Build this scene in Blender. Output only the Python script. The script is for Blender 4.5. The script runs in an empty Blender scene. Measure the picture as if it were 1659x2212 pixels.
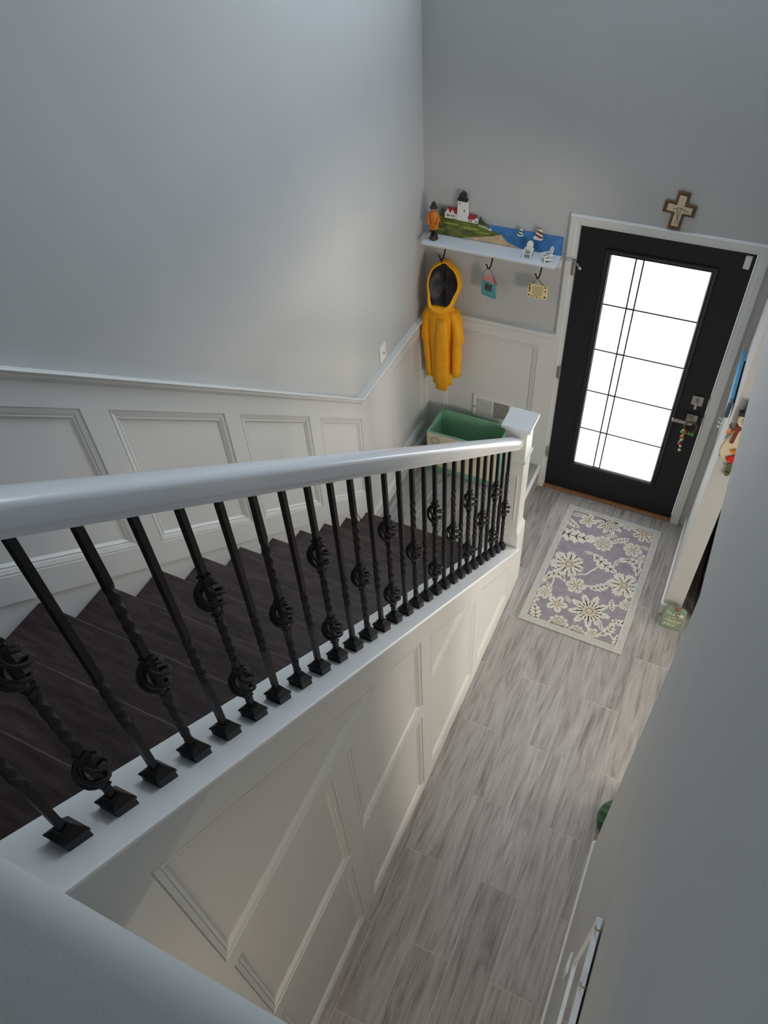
import bpy, bmesh, math, random
from mathutils import Vector, Matrix
from mathutils.geometry import tessellate_polygon

random.seed(7)
scene = bpy.context.scene
COL = scene.collection
PI = math.pi

# ------------------------------------------------------------------ camera
IMG_W, IMG_H, F_PX = 1659.0, 2212.0, 1659.66
RIGHT = Vector((0.901307, 0.430004, -0.05236))
DOWN = Vector((0.286592, -0.682569, -0.672283))
FWD = Vector((-0.324824, 0.590927, -0.73844))
cam_d = bpy.data.cameras.new('camera')
cam = bpy.data.objects.new('camera', cam_d)
COL.objects.link(cam)
cam_d.sensor_fit = 'VERTICAL'
cam_d.sensor_height = 24.0
cam_d.lens = F_PX / IMG_H * 24.0
cam_d.clip_start = 0.02
m = Matrix((( RIGHT.x, -DOWN.x, -FWD.x, 1.7843),
            ( RIGHT.y, -DOWN.y, -FWD.y, -4.0332),
            ( RIGHT.z, -DOWN.z, -FWD.z, 4.1588),
            (0, 0, 0, 1)))
cam.matrix_world = m
scene.camera = cam

# ------------------------------------------------------------------ world, light, exposure
world = bpy.data.worlds.new('overcast_sky')
scene.world = world
world.use_nodes = True
world.node_tree.nodes['Background'].inputs[0].default_value = (0.80, 0.90, 1.0, 1)
world.node_tree.nodes['Background'].inputs[1].default_value = 1.0

def area(name, loc, target, sx, sy, power, color):
    l = bpy.data.lights.new(name, 'AREA')
    l.shape = 'RECTANGLE'; l.size = sx; l.size_y = sy
    l.energy = power; l.color = color
    o = bpy.data.objects.new(name, l)
    COL.objects.link(o)
    o.location = loc
    d = Vector(target) - Vector(loc)
    o.rotation_euler = d.to_track_quat('-Z', 'Y').to_euler()
    return o

# daylight through the high window over the front door
area('high_window_light', (1.0, -0.01, 4.35), (0.9, -3.6, 2.6), 1.3, 1.1, 66, (0.77, 0.885, 1.0))
# daylight entering by the two windows of the side room
area('side_room_window_light', (5.95, -4.2, 1.5), (0, -0.6, 1.4), 1.3, 1.15, 96, (1.0, 0.92, 0.80))
area('side_room_window_light', (5.95, -1.05, 1.5), (0, -2.4, 1.2), 1.2, 1.15, 66, (1.0, 0.89, 0.74))
# added warm fill for the lower hall, unseen under the upper floor
area('hall_fill_light', (1.58, -5.0, 2.43), (1.55, -4.5, 0.0), 0.5, 0.5, 17, (1.0, 0.84, 0.62))
# added dim fill in the upstairs hall, unseen behind the camera
area('upstairs_fill_light', (1.0, -7.95, 4.15), (1.0, 0, 3.6), 1.4, 1.15, 8, (0.85, 0.92, 1.0))
PANE_STRENGTH = 3.6

scene.view_settings.view_transform = 'Standard'
scene.view_settings.look = 'None'
scene.view_settings.gamma = 1.0
scene.view_settings.use_curve_mapping = False
scene.view_settings.exposure = 0.0
scene.cycles.use_denoising = True
scene.cycles.max_bounces = 8
scene.cycles.diffuse_bounces = 5
scene.cycles.use_adaptive_sampling = True
scene.cycles.adaptive_threshold = 0.05

# ------------------------------------------------------------------ materials
def srgb(r, g, b):
    def f(c):
        c /= 255.0
        return c / 12.92 if c <= 0.04045 else ((c + 0.055) / 1.055) ** 2.4
    return (f(r), f(g), f(b), 1.0)

def new_mat(name):
    mt = bpy.data.materials.new(name)
    mt.use_nodes = True
    nt = mt.node_tree
    return mt, nt, nt.nodes['Principled BSDF']

def node(nt, kind, **kw):
    n = nt.nodes.new(kind)
    for k, v in kw.items():
        setattr(n, k, v)
    return n

def simple(name, col, rough=0.5, metal=0.0, noise=0.06, nscale=30.0, bump=0.0, bscale=300.0, spec=0.5, coat=0.0):
    """procedural material: base colour with a slight noise variation and a fine bump"""
    mt, nt, b = new_mat(name)
    b.inputs['Roughness'].default_value = rough
    b.inputs['Metallic'].default_value = metal
    b.inputs['Specular IOR Level'].default_value = spec
    b.inputs['Coat Weight'].default_value = coat
    tc = node(nt, 'ShaderNodeTexCoord')
    nz = node(nt, 'ShaderNodeTexNoise')
    nz.inputs['Scale'].default_value = nscale
    nz.inputs['Detail'].default_value = 4
    nt.links.new(tc.outputs['Object'], nz.inputs['Vector'])
    rp = node(nt, 'ShaderNodeValToRGB')
    lo = tuple(c * (1 - noise) for c in col[:3]) + (1,)
    hi = tuple(min(1, c * (1 + noise)) for c in col[:3]) + (1,)
    rp.color_ramp.elements[0].position = 0.3; rp.color_ramp.elements[0].color = lo
    rp.color_ramp.elements[1].position = 0.7; rp.color_ramp.elements[1].color = hi
    nt.links.new(nz.outputs['Fac'], rp.inputs['Fac'])
    nt.links.new(rp.outputs['Color'], b.inputs['Base Color'])
    if bump > 0:
        n2 = node(nt, 'ShaderNodeTexNoise')
        n2.inputs['Scale'].default_value = bscale
        n2.inputs['Detail'].default_value = 3
        nt.links.new(tc.outputs['Object'], n2.inputs['Vector'])
        bp = node(nt, 'ShaderNodeBump')
        bp.inputs['Strength'].default_value = bump
        bp.inputs['Distance'].default_value = 0.002
        nt.links.new(n2.outputs['Fac'], bp.inputs['Height'])
        nt.links.new(bp.outputs['Normal'], b.inputs['Normal'])
    return mt

def wood(name, dark, mid, light, sc=(14, 1.1, 14), rough=0.5, bump=0.15, spec=0.4, streak=0.5):
    """grain running along local Y, shifted for every object"""
    mt, nt, b = new_mat(name)
    b.inputs['Roughness'].default_value = rough
    b.inputs['Specular IOR Level'].default_value = spec
    tc = node(nt, 'ShaderNodeTexCoord')
    oi = node(nt, 'ShaderNodeObjectInfo')
    mul = node(nt, 'ShaderNodeMath', operation='MULTIPLY'); mul.inputs[1].default_value = 37.0
    nt.links.new(oi.outputs['Random'], mul.inputs[0])
    add = node(nt, 'ShaderNodeVectorMath', operation='ADD')
    nt.links.new(tc.outputs['Object'], add.inputs[0])
    nt.links.new(mul.outputs[0], add.inputs[1])
    sca = node(nt, 'ShaderNodeVectorMath', operation='MULTIPLY'); sca.inputs[1].default_value = sc
    nt.links.new(add.outputs[0], sca.inputs[0])
    n1 = node(nt, 'ShaderNodeTexNoise'); n1.inputs['Scale'].default_value = 1.0
    n1.inputs['Detail'].default_value = 8; n1.inputs['Roughness'].default_value = 0.62; n1.inputs['Distortion'].default_value = 1.3
    nt.links.new(sca.outputs[0], n1.inputs['Vector'])
    sc2 = node(nt, 'ShaderNodeVectorMath', operation='MULTIPLY'); sc2.inputs[1].default_value = (sc[0] * 5, sc[1] * 2.2, sc[2] * 5)
    nt.links.new(add.outputs[0], sc2.inputs[0])
    n2 = node(nt, 'ShaderNodeTexNoise'); n2.inputs['Scale'].default_value = 1.0
    n2.inputs['Detail'].default_value = 6; n2.inputs['Distortion'].default_value = 0.6
    nt.links.new(sc2.outputs[0], n2.inputs['Vector'])
    mx = node(nt, 'ShaderNodeMath', operation='MULTIPLY_ADD')
    mx.inputs[1].default_value = streak
    nt.links.new(n2.outputs['Fac'], mx.inputs[0])
    nt.links.new(n1.outputs['Fac'], mx.inputs[2])
    sub = node(nt, 'ShaderNodeMath', operation='SUBTRACT'); sub.inputs[1].default_value = streak * 0.5
    nt.links.new(mx.outputs[0], sub.inputs[0])
    rp = node(nt, 'ShaderNodeValToRGB')
    e = rp.color_ramp.elements
    e[0].position = 0.28; e[0].color = dark
    e[1].position = 0.72; e[1].color = light
    k = e.new(0.48); k.color = mid
    nt.links.new(sub.outputs[0], rp.inputs['Fac'])
    hv = node(nt, 'ShaderNodeHueSaturation')
    vr = node(nt, 'ShaderNodeMapRange')
    vr.inputs['To Min'].default_value = 0.93; vr.inputs['To Max'].default_value = 1.07
    nt.links.new(oi.outputs['Random'], vr.inputs['Value'])
    nt.links.new(vr.outputs['Result'], hv.inputs['Value'])
    nt.links.new(rp.outputs['Color'], hv.inputs['Color'])
    nt.links.new(hv.outputs['Color'], b.inputs['Base Color'])
    bp = node(nt, 'ShaderNodeBump'); bp.inputs['Strength'].default_value = bump; bp.inputs['Distance'].default_value = 0.002
    nt.links.new(n2.outputs['Fac'], bp.inputs['Height'])
    nt.links.new(bp.outputs['Normal'], b.inputs['Normal'])
    return mt

def stripes(name, c1, c2, direction, freq, rough=0.6):
    mt, nt, b = new_mat(name)
    b.inputs['Roughness'].default_value = rough
    tc = node(nt, 'ShaderNodeTexCoord')
    dot = node(nt, 'ShaderNodeVectorMath', operation='DOT_PRODUCT'); dot.inputs[1].default_value = direction
    nt.links.new(tc.outputs['Object'], dot.inputs[0])
    mu = node(nt, 'ShaderNodeMath', operation='MULTIPLY'); mu.inputs[1].default_value = freq
    nt.links.new(dot.outputs['Value'], mu.inputs[0])
    fr = node(nt, 'ShaderNodeMath', operation='FRACT'); nt.links.new(mu.outputs[0], fr.inputs[0])
    gt = node(nt, 'ShaderNodeMath', operation='GREATER_THAN'); gt.inputs[1].default_value = 0.5
    nt.links.new(fr.outputs[0], gt.inputs[0])
    mx = node(nt, 'ShaderNodeMix', data_type='RGBA')
    mx.inputs[6].default_value = c1; mx.inputs[7].default_value = c2
    nt.links.new(gt.outputs[0], mx.inputs[0])
    nt.links.new(mx.outputs[2], b.inputs['Base Color'])
    return mt

def pane_mat(name, strength, col, textured=False):
    """back-lit frosted glass"""
    mt, nt, b = new_mat(name)
    b.inputs['Base Color'].default_value = (0.85, 0.87, 0.88, 1)
    b.inputs['Roughness'].default_value = 0.25
    b.inputs['Emission Color'].default_value = col
    b.inputs['Emission Strength'].default_value = strength
    if textured:
        tc = node(nt, 'ShaderNodeTexCoord')
        vo = node(nt, 'ShaderNodeTexVoronoi', feature='DISTANCE_TO_EDGE'); vo.inputs['Scale'].default_value = 55
        nt.links.new(tc.outputs['Object'], vo.inputs['Vector'])
        mr = node(nt, 'ShaderNodeMapRange')
        mr.inputs['From Max'].default_value = 0.10
        mr.inputs['To Min'].default_value = strength * 0.10; mr.inputs['To Max'].default_value = strength * 0.45
        nt.links.new(vo.outputs['Distance'], mr.inputs['Value'])
        nt.links.new(mr.outputs['Result'], b.inputs['Emission Strength'])
        bp = node(nt, 'ShaderNodeBump'); bp.inputs['Distance'].default_value = 0.004
        nt.links.new(vo.outputs['Distance'], bp.inputs['Height'])
        nt.links.new(bp.outputs['Normal'], b.inputs['Normal'])
    return mt

M = {}
M['wall'] = simple('wall_paint_grey', (0.52, 0.525, 0.52, 1), 0.75, noise=0.015, nscale=3, bump=0.12, bscale=350, spec=0.25)
M['white'] = simple('white_trim_paint', (0.71, 0.715, 0.70, 1), 0.38, noise=0.01, nscale=5, bump=0.02, bscale=200)
M['rail'] = simple('white_gloss_rail_paint', (0.72, 0.735, 0.76, 1), 0.22, noise=0.01, nscale=5)
M['cap'] = simple('white_cap_lightened', (0.86, 0.87, 0.87, 1), 0.30, noise=0.01, nscale=5)  # rail white lightened, so the colour stands in for light on the cap
M['ceil'] = simple('ceiling_white', (0.78, 0.78, 0.77, 1), 0.8, noise=0.01, bump=0.1)
M['tile'] = wood('grey_wood_look_tile', (0.185, 0.168, 0.158, 1), (0.325, 0.305, 0.292, 1), (0.425, 0.412, 0.400, 1), (16, 2.0, 16), 0.42, 0.10, 0.45)
M['grout'] = simple('pale_grout', (0.52, 0.51, 0.50, 1), 0.85, bump=0.2)
M['tread'] = wood('dark_stained_oak', (0.018, 0.012, 0.012, 1), (0.042, 0.0275, 0.0265, 1), (0.080, 0.053, 0.049, 1), (3, 26, 26), 0.42, 0.12, 0.4)
M['iron'] = simple('black_iron', (0.006, 0.0055, 0.0060, 1), 0.48, 0.0, noise=0.2, nscale=60, bump=0.25, bscale=250, spec=0.32)
M['blackdoor'] = simple('black_door_paint', (0.0105, 0.0110, 0.0135, 1), 0.45, noise=0.08, bump=0.05, bscale=120, spec=0.4)
M['lead'] = simple('dark_caming', (0.06, 0.055, 0.055, 1), 0.5, 0.6)
M['pane'] = pane_mat('frosted_glass_backlit', PANE_STRENGTH, (1.0, 0.985, 0.965, 1))
M['pane_tex'] = pane_mat('pebbled_glass_backlit', PANE_STRENGTH, (0.98, 0.99, 1.0, 1), True)
M['pane_plain'] = simple('window_glass', (0.8, 0.85, 0.9, 1), 0.05, noise=0.0)
M['nickel'] = simple('satin_nickel', (0.48, 0.46, 0.44, 1), 0.32, 0.9, noise=0.03)
M['oak'] = simple('oak_threshold', (0.30, 0.14, 0.055, 1), 0.5, noise=0.2, nscale=20)
M['plastic'] = simple('white_plastic', (0.80, 0.80, 0.78, 1), 0.35, noise=0.01)

# ------------------------------------------------------------------ mesh helpers
class MB:
    def __init__(self):
        self.v = []; self.f = []; self.mi = []; self.cur = 0
    def add(self, verts, faces):
        o = len(self.v)
        self.v += [Vector(p) for p in verts]
        for f in faces:
            self.f.append([i + o for i in f]); self.mi.append(self.cur)
        return self
    def box(self, x0, x1, y0, y1, z0, z1):
        return self.add([(x0,y0,z0),(x1,y0,z0),(x1,y1,z0),(x0,y1,z0),(x0,y0,z1),(x1,y0,z1),(x1,y1,z1),(x0,y1,z1)],
                        [(0,3,2,1),(4,5,6,7),(0,1,5,4),(1,2,6,5),(2,3,7,6),(3,0,4,7)])
    def prism(self, pts, off):
        """planar polygon pts (3D) pushed along off"""
        n = len(pts); off = Vector(off)
        a = [Vector(p) for p in pts]
        fs = [tuple(range(n)), tuple(range(2*n-1, n-1, -1))]
        for i in range(n):
            j = (i+1) % n
            fs.append((i, i+n, j+n, j))
        return self.add(a + [p + off for p in a], fs)
    def tess(self, loops, fn):
        """flat region with holes; loops are 2D, fn maps (a,b) to 3D"""
        flat = [p for l in loops for p in l]
        tris = tessellate_polygon([[Vector((p[0], p[1], 0)) for p in l] for l in loops])
        return self.add([fn(*p) for p in flat], [tuple(t) for t in tris])
    def tube(self, path, rad, n=8, caps=True, closed=False):
        path = [Vector(p) for p in path]; m_ = len(path)
        if not isinstance(rad, (list, tuple)): rad = [rad] * m_
        vs = []; fs = []
        ref = None
        for i, p in enumerate(path):
            if closed: t = path[(i+1) % m_] - path[i-1]
            else: t = path[min(i+1, m_-1)] - path[max(i-1, 0)]
            t.normalize()
            if ref is None:
                ref = Vector((0,0,1)) if abs(t.z) < 0.9 else Vector((1,0,0))
            a = ref - t * ref.dot(t)
            if a.length < 1e-6: a = t.orthogonal()
            a.normalize(); ref = a
            b = t.cross(a)
            for k in range(n):
                w = 2*PI*k/n
                vs.append(p + (a*math.cos(w) + b*math.sin(w)) * rad[i])
        for i in range(m_ if closed else m_-1):
            i2 = (i+1) % m_
            for k in range(n):
                k2 = (k+1) % n
                fs.append((i*n+k, i*n+k2, i2*n+k2, i2*n+k))
        if caps and not closed:
            fs.append(tuple(range(n-1, -1, -1))); fs.append(tuple(range((m_-1)*n, m_*n)))
        return self.add(vs, fs)
    def lathe(self, prof, c=(0,0,0), n=16, sx=1.0, sy=1.0):
        vs = []; fs = []
        for r, z in prof:
            for k in range(n):
                w = 2*PI*k/n
                vs.append((c[0]+r*sx*math.cos(w), c[1]+r*sy*math.sin(w), c[2]+z))
        for i in range(len(prof)-1):
            for k in range(n):
                k2 = (k+1) % n
                fs.append((i*n+k, i*n+k2, (i+1)*n+k2, (i+1)*n+k))
        fs.append(tuple(range(n-1,-1,-1))); fs.append(tuple(range((len(prof)-1)*n, len(prof)*n)))
        return self.add(vs, fs)
    def ball(self, c, r, n=10, sx=1, sy=1, sz=1):
        prof = [(max(1e-4, r*math.sin(PI*i/(n//2+2))), -sz*r*math.cos(PI*i/(n//2+2))) for i in range(n//2+3)]
        return self.lathe(prof, c, n, sx, sy)
    def loft(self, rings, cap0=True, cap1=True):
        n = len(rings[0]); vs = [p for r in rings for p in r]; fs = []
        for i in range(len(rings)-1):
            for k in range(n):
                k2 = (k+1) % n
                fs.append((i*n+k, i*n+k2, (i+1)*n+k2, (i+1)*n+k))
        if cap0: fs.append(tuple(range(n-1,-1,-1)))
        if cap1: fs.append(tuple(range((len(rings)-1)*n, len(rings)*n)))
        return self.add(vs, fs)
    def rot(self, mat, c=(0,0,0)):
        c = Vector(c)
        self.v = [mat @ (p - c) + c for p in self.v]
        return self

def wloc(o):
    p = Vector((0,0,0))
    while o is not None:
        p += o.location; o = o.parent
    return p

def build(mb, name, mats, parent=None, bevel=0.0, smooth=False, origin=None, seg=1, face_up=False):
    """link one mesh object; mb is in world coordinates, the object sits under parent (no rotations in parents)"""
    me = bpy.data.meshes.new(name)
    base = wloc(parent)
    if origin is None: org = base
    else: org = Vector(origin)
    bm = bmesh.new()
    vs = [bm.verts.new(p - org) for p in mb.v]
    for f, mi in zip(mb.f, mb.mi):
        try:
            fc = bm.faces.new([vs[i] for i in f]); fc.material_index = mi; fc.smooth = smooth
        except ValueError:
            pass
    bmesh.ops.remove_doubles(bm, verts=bm.verts, dist=1e-6)
    bmesh.ops.recalc_face_normals(bm, faces=bm.faces)
    if face_up:
        bm.normal_update()
        for fc in bm.faces:
            if fc.normal.z < 0: fc.normal_flip()
    if bevel > 0:
        es = [e for e in bm.edges if len(e.link_faces) == 2 and e.calc_face_angle(0) > 0.5]
        bmesh.ops.bevel(bm, geom=es, offset=bevel, segments=seg, profile=0.5, affect='EDGES', clamp_overlap=True)
    bm.to_mesh(me); bm.free()
    if not isinstance(mats, (list, tuple)): mats = [mats]
    for mt in mats: me.materials.append(M[mt] if isinstance(mt, str) else mt)
    o = bpy.data.objects.new(name, me)
    COL.objects.link(o)
    if parent is not None: o.parent = parent
    o.location = org - base
    return o

def thing(name, label, cat, loc=(0,0,0), group=None):
    o = bpy.data.objects.new(name, None)
    o.empty_display_size = 0.05
    COL.objects.link(o); o.location = loc
    o['label'] = label; o['category'] = cat
    if group: o['group'] = group
    return o

def tag(o, label, cat, group=None):
    o['label'] = label; o['category'] = cat
    if group: o['group'] = group
    return o

def structure(o, label=None, cat=None):
    o['kind'] = 'structure'
    if label: o['label'] = label
    if cat: o['category'] = cat
    return o

def inset(poly, d):
    """inset of a convex polygon (any winding)"""
    n = len(poly)
    ar = sum(poly[i][0]*poly[(i+1)%n][1] - poly[(i+1)%n][0]*poly[i][1] for i in range(n))
    s = 1 if ar > 0 else -1
    lines = []
    for i in range(n):
        a = Vector(poly[i]).to_2d() if len(poly[i]) > 2 else Vector((poly[i][0], poly[i][1])); b = Vector((poly[(i+1)%n][0], poly[(i+1)%n][1]))
        t = (b-a).normalized(); nn = Vector((-t.y, t.x)) * s
        lines.append((a + nn*d, t))
    out = []
    for i in range(n):
        p, t = lines[i-1]; q, u = lines[i]
        den = t.x*u.y - t.y*u.x
        k = ((q.x-p.x)*u.y - (q.y-p.y)*u.x) / den
        out.append((p.x + t.x*k, p.y + t.y*k))
    return out

MOULD = [(0,0),(0.002,-0.006),(0.005,-0.006),(0.007,-0.002),(0.022,-0.006),(0.024,-0.010),(0.030,-0.008),(0.040,-0.016)]
def panel(poly, fn, name, parent, prof=MOULD, mat='white'):
    """recessed panel with a stepped moulding; fn(a,b,depth) -> 3D"""
    mb = MB(); n = len(poly)
    rings = [[fn(a, b, d) for a, b in inset(poly, k)] for k, d in prof]
    mb.loft(rings, cap0=False, cap1=True)
    return build(mb, name, mat, parent)

# ------------------------------------------------------------------ main dimensions (metres)
W_R = 1.965          # right wall plane
T_R = 0.107          # its thickness
OPEN0, OPEN1, HEAD = -0.80, -2.41, 2.20     # opening in the right wall
ZL = 0.206           # landing
RISE, RUN, NOSE1 = 0.1934, 0.2393, -1.068
ZUP = ZL + 13*RISE   # upper floor
KX0, KX1 = 0.905, 1.044     # stair knee wall
CEIL = 5.1
BACK = -8.0
SLOPE = 0.806
cap_z = lambda y: -0.372 - SLOPE*y
XL, XRD, DH = 0.941, 1.855, 2.042            # door slab

# ------------------------------------------------------------------ floor
PX0, PW, PL, GAP = 1.0828, 0.2035, 0.7994, 0.0032
mb = MB().box(0.0, 6.0, -5.6, 0.0, -0.12, -0.0013)
floor = structure(build(mb, 'floor', 'grout'))
plank_cache = {}
def plank(x0, x1, y0, y1, parent, ztop):
    x0 += GAP/2; x1 -= GAP/2; y0 += GAP/2; y1 -= GAP/2
    w, l = round(x1-x0, 4), round(y1-y0, 4)
    if w < 0.012 or l < 0.012: return
    if (w, l) not in plank_cache:
        o = build(MB().box(-w/2, w/2, -l/2, l/2, -0.009, 0), 'floor_plank', 'tile', None, bevel=0.0011, origin=(0,0,0))
        plank_cache[(w, l)] = o.data
    else:
        o = bpy.data.objects.new('floor_plank', plank_cache[(w, l)]); COL.objects.link(o)
    o.parent = parent
    o.location = Vector(((x0+x1)/2, (y0+y1)/2, ztop)) - wloc(parent)
for ci in range(-1, 9):
    xa = PX0 + ci*PW; xb = xa + PW
    xa = max(xa, 0.890)
    ph = 0.0 if ci % 2 else 0.5
    for r in range(-1, 7):
        yb = -(r + ph)*PL; ya = yb - PL
        yb = min(yb, -0.002); ya = max(ya, -4.9)
        if yb - ya > 0.02: plank(xa, xb, ya, yb, floor, 0.0)

# ------------------------------------------------------------------ landing (one step up)
mb = MB().box(0.0, 0.885, -1.10, 0.0, -0.003, ZL-0.0013)
landing = structure(build(mb, 'floor_landing', 'grout'))
for ci in range(5):
    xb = 0.882 - ci*PW; xa = max(xb - PW, 0.0)
    ph = 0.35 if ci % 2 else 0.85
    for r in range(-1, 3):
        yb = -(r+ph)*PL; ya = yb-PL
        yb = min(yb, -0.002); ya = max(ya, -1.098)
        if yb-ya > 0.02: plank(xa, xb, ya, yb, landing, ZL)
build(MB().box(0.8845, 0.895, -1.02, -0.001, 0.0, ZL-0.006), 'riser_tile', 'tile', landing)
build(MB().box(0.8825, 0.9055, -0.93, -0.001, ZL-0.008, ZL+0.003), 'edge_trim', 'plastic', landing, bevel=0.002)

# ------------------------------------------------------------------ walls
wl = structure(build(MB().box(-0.12, 0.0, BACK, 0.14, -0.12, CEIL), 'wall_left', 'wall'))
mb = MB()
mb.box(0.0, XL-0.012, 0.0, 0.14, -0.12, 3.8)
mb.box(XRD+0.012, 6.1, 0.0, 0.14, -0.12, 3.8)
mb.box(0.0, 0.35, 0.0, 0.14, 3.8, 4.9).box(1.65, 6.1, 0.0, 0.14, 3.8, 4.9).box(0.0, 6.1, 0.0, 0.14, 4.9, CEIL)
mb.box(XL-0.012, XRD+0.012, 0.0, 0.14, DH+0.014, 3.8)
wf = structure(build(mb, 'wall_front', 'wall'))
mb = MB()
R1 = W_R + T_R
mb.box(W_R, R1, OPEN0, 0.0, -0.12, CEIL)
mb.box(W_R, R1, OPEN1, OPEN0, HEAD, CEIL)
mb.box(W_R, R1, BACK, OPEN1, -0.12, CEIL)
bm_wr = mb
wr = structure(build(mb, 'wall_right', 'wall'))
structure(build(MB().box(-0.12, R1, BACK-0.12, 0.14, CEIL, CEIL+0.1), 'ceiling', 'ceil'))
# upper storey: floor slab, back wall with an added window opening at the fill light
structure(build(MB().box(0.0, W_R, BACK, -4.0, ZUP-0.26, ZUP).box(0.0, KX0, -4.0, -3.95, ZUP-0.2, ZUP), 'floor_upper', 'tread'))
mb = MB(); y0, y1 = BACK-0.12, BACK
mb.box(-0.12, 0.25, y0, y1, ZUP, CEIL).box(1.75, R1, y0, y1, ZUP, CEIL).box(0.25, 1.75, y0, y1, ZUP, 3.55).box(0.25, 1.75, y0, y1, 4.75, CEIL)
mb.box(-0.12, R1, y0, y1, -0.12, ZUP)
structure(build(mb, 'wall_back', 'wall'))
# side room beyond the opening
mb = MB()
mb.box(6.0, 6.1, -5.6, 0.0, -0.12, 0.9).box(6.0, 6.1, -5.6, 0.0, 2.1, 2.5).box(6.0, 6.1, -5.6, -4.85, 0.9, 2.1).box(6.0, 6.1, -3.55, -1.65, 0.9, 2.1).box(6.0, 6.1, -0.45, 0.0, 0.9, 2.1)
structure(build(mb, 'wall_side_room_far', 'wall'))
structure(build(MB().box(R1, 6.1, -5.7, -5.6, -0.12, 2.5), 'wall_side_room_end', 'wall'))
structure(build(MB().box(R1, 6.1, -5.7, 0.0, 2.5, 2.6), 'ceiling_side_room', 'ceil'))
mb = MB(); mb.box(W_R, R1, -5.62, -5.5, 0, 0.01)

# high window over the door: casing and glazing bars
wn = structure(bpy.data.objects.new('window_1', None)); COL.objects.link(wn); wn.location = (1.0, 0.0, 3.8)
for nm, b_ in (('window_casing', (0.27, 0.35, 3.72, 4.98)), ('window_casing', (1.65, 1.73, 3.72, 4.98)), ('window_casing', (0.35, 1.65, 4.90, 4.98)), ('window_sill', (0.24, 1.76, 3.755, 3.80))):
    build(MB().box(b_[0], b_[1], -0.022, -0.001, b_[2], b_[3]), nm, 'white', wn)
build(MB().box(0.35, 1.65, 0.06, 0.065, 3.8, 4.9), 'glass_pane', 'pane_plain', wn)

# baseboards of the right wall
def baseboard(name, pts_fn, *boxes):
    mb = MB()
    for b in boxes: mb.box(*b)
    return structure(build(mb, name, 'white', None, bevel=0.004))
baseboard('baseboard_right', None, (W_R-0.013, W_R, BACK+3, OPEN1+0.006, 0.0, 0.085), (W_R-0.013, R1, OPEN1, OPEN1+0.012, 0.0, 0.085))
baseboard('baseboard_stub', None, (W_R-0.013, W_R, OPEN0, -0.001, 0.0, 0.10), (W_R-0.013, R1+0.0, OPEN0-0.013, OPEN0, 0.0, 0.10))

# half wall in front of the camera at the upstairs edge
mb = MB().box(1.10, W_R, -4.14, -3.992, ZUP-0.26, 3.60)
structure(build(mb, 'wall_half', 'wall', None, bevel=0.030, seg=5, smooth=True))

# ------------------------------------------------------------------ left wall wainscot
FX = 0.022
lt = lambda y: 1.168 + 0.823*(-1.01-y)       # panel top line
lb = lambda y: 0.511 + 0.811*(-1.023-y)      # panel bottom line
lg = lambda y: 0.55 + 0.811*(-1.225-y)       # groove above the skirt
lc = lambda y: 1.317 + 0.820*(-1.011-y)      # chair rail top line
spans = [(-1.447, -1.017), (-2.05, -1.542), (-2.68, -2.143), (-3.32, -2.78), (-3.96, -3.42)]
Fl = lambda a, b, d=0.0: (FX + d, a, b)
polys = [[(a, lb(a)), (b, lb(b)), (b, lt(b)), (a, lt(a))] for a, b in spans]
flat_poly = [(-0.62, 0.40), (-0.09, 0.40), (-0.09, 1.20), (-0.62, 1.20)]
outer = [(-4.15, lg(-4.15)), (-1.20, lg(-1.20)), (-1.05, ZL), (0.0, ZL), (0.0, 1.29), (-1.0, 1.29), (-4.15, lc(-4.15)-0.02)]
mb = MB().tess([outer] + polys + [flat_poly], Fl)
# lower lip of the bottom rail
mb.add([(FX, -4.15, lg(-4.15)), (FX, -1.2, lg(-1.2)), (0.008, -1.2, lg(-1.2)), (0.008, -4.15, lg(-4.15))], [(0,1,2,3)])
build(mb, 'wainscot_board', 'white', wl)
for p in polys + [flat_poly]:
    panel(p, Fl, 'wainscot_panel', wl)
# chair rail: profile (x, dz) swept along the kinked line
CR = [(0.0, 0.0), (0.040, 0.0), (0.044, -0.006), (0.042, -0.012), (0.034, -0.016), (0.034, -0.026), (0.030, -0.034), (0.024, -0.044), (0.0, -0.044)]
def rail_path(pts, name, parent, mat='white'):
    mb = MB(); rings = []
    for (y, z) in pts: rings.append([(x, y, z+dz) for x, dz in CR])
    mb.loft(rings)
    return build(mb, name, mat, parent)
rail_path([(-4.15, lc(-4.15)), (-1.003, 1.312), (0.0, 1.312)], 'chair_rail', wl)
# skirt board along the stair and baseboard of the landing
sk = MB().prism([(0.0, -4.15, lg(-4.15)+0.01), (0.0, -1.15, lg(-1.15)+0.01), (0.0, -1.02, ZL), (0.0, -1.3, ZL), (0.0, -4.15, 2.42)], (0.015, 0, 0))
build(sk, 'skirt_board', 'white', wl)
bb = [(0.0, 0.0), (0.037, 0.0), (0.037, 0.085), (0.030, 0.095), (0.030, 0.105), (0.024, 0.115), (0.0, 0.115)]
mb = MB().loft([[(x, y, ZL+z) for x, z in bb] for y in (-1.04, 0.0)])
structure(build(mb, 'baseboard_left', 'white'))

# ------------------------------------------------------------------ front wall wainscot
Ff = lambda a, b, d=0.0: (a, -0.020 - d, b)
dp = [(0.125, 0.40), (0.785, 0.40), (0.785, 1.222), (0.125, 1.222)]
mb = MB().tess([[(FX, ZL), (0.890, ZL), (0.890, 1.31), (FX, 1.31)], dp], Ff)
build(mb, 'wainscot_board', 'white', wf)
panel(dp, Ff, 'wainscot_panel', wf)
mb = MB().loft([[(x, -0.9*px - 0.0, 1.335+dz) for px, dz in CR] for x in (0.0, 0.882)])
build(mb, 'chair_rail', 'white', wf)

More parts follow.
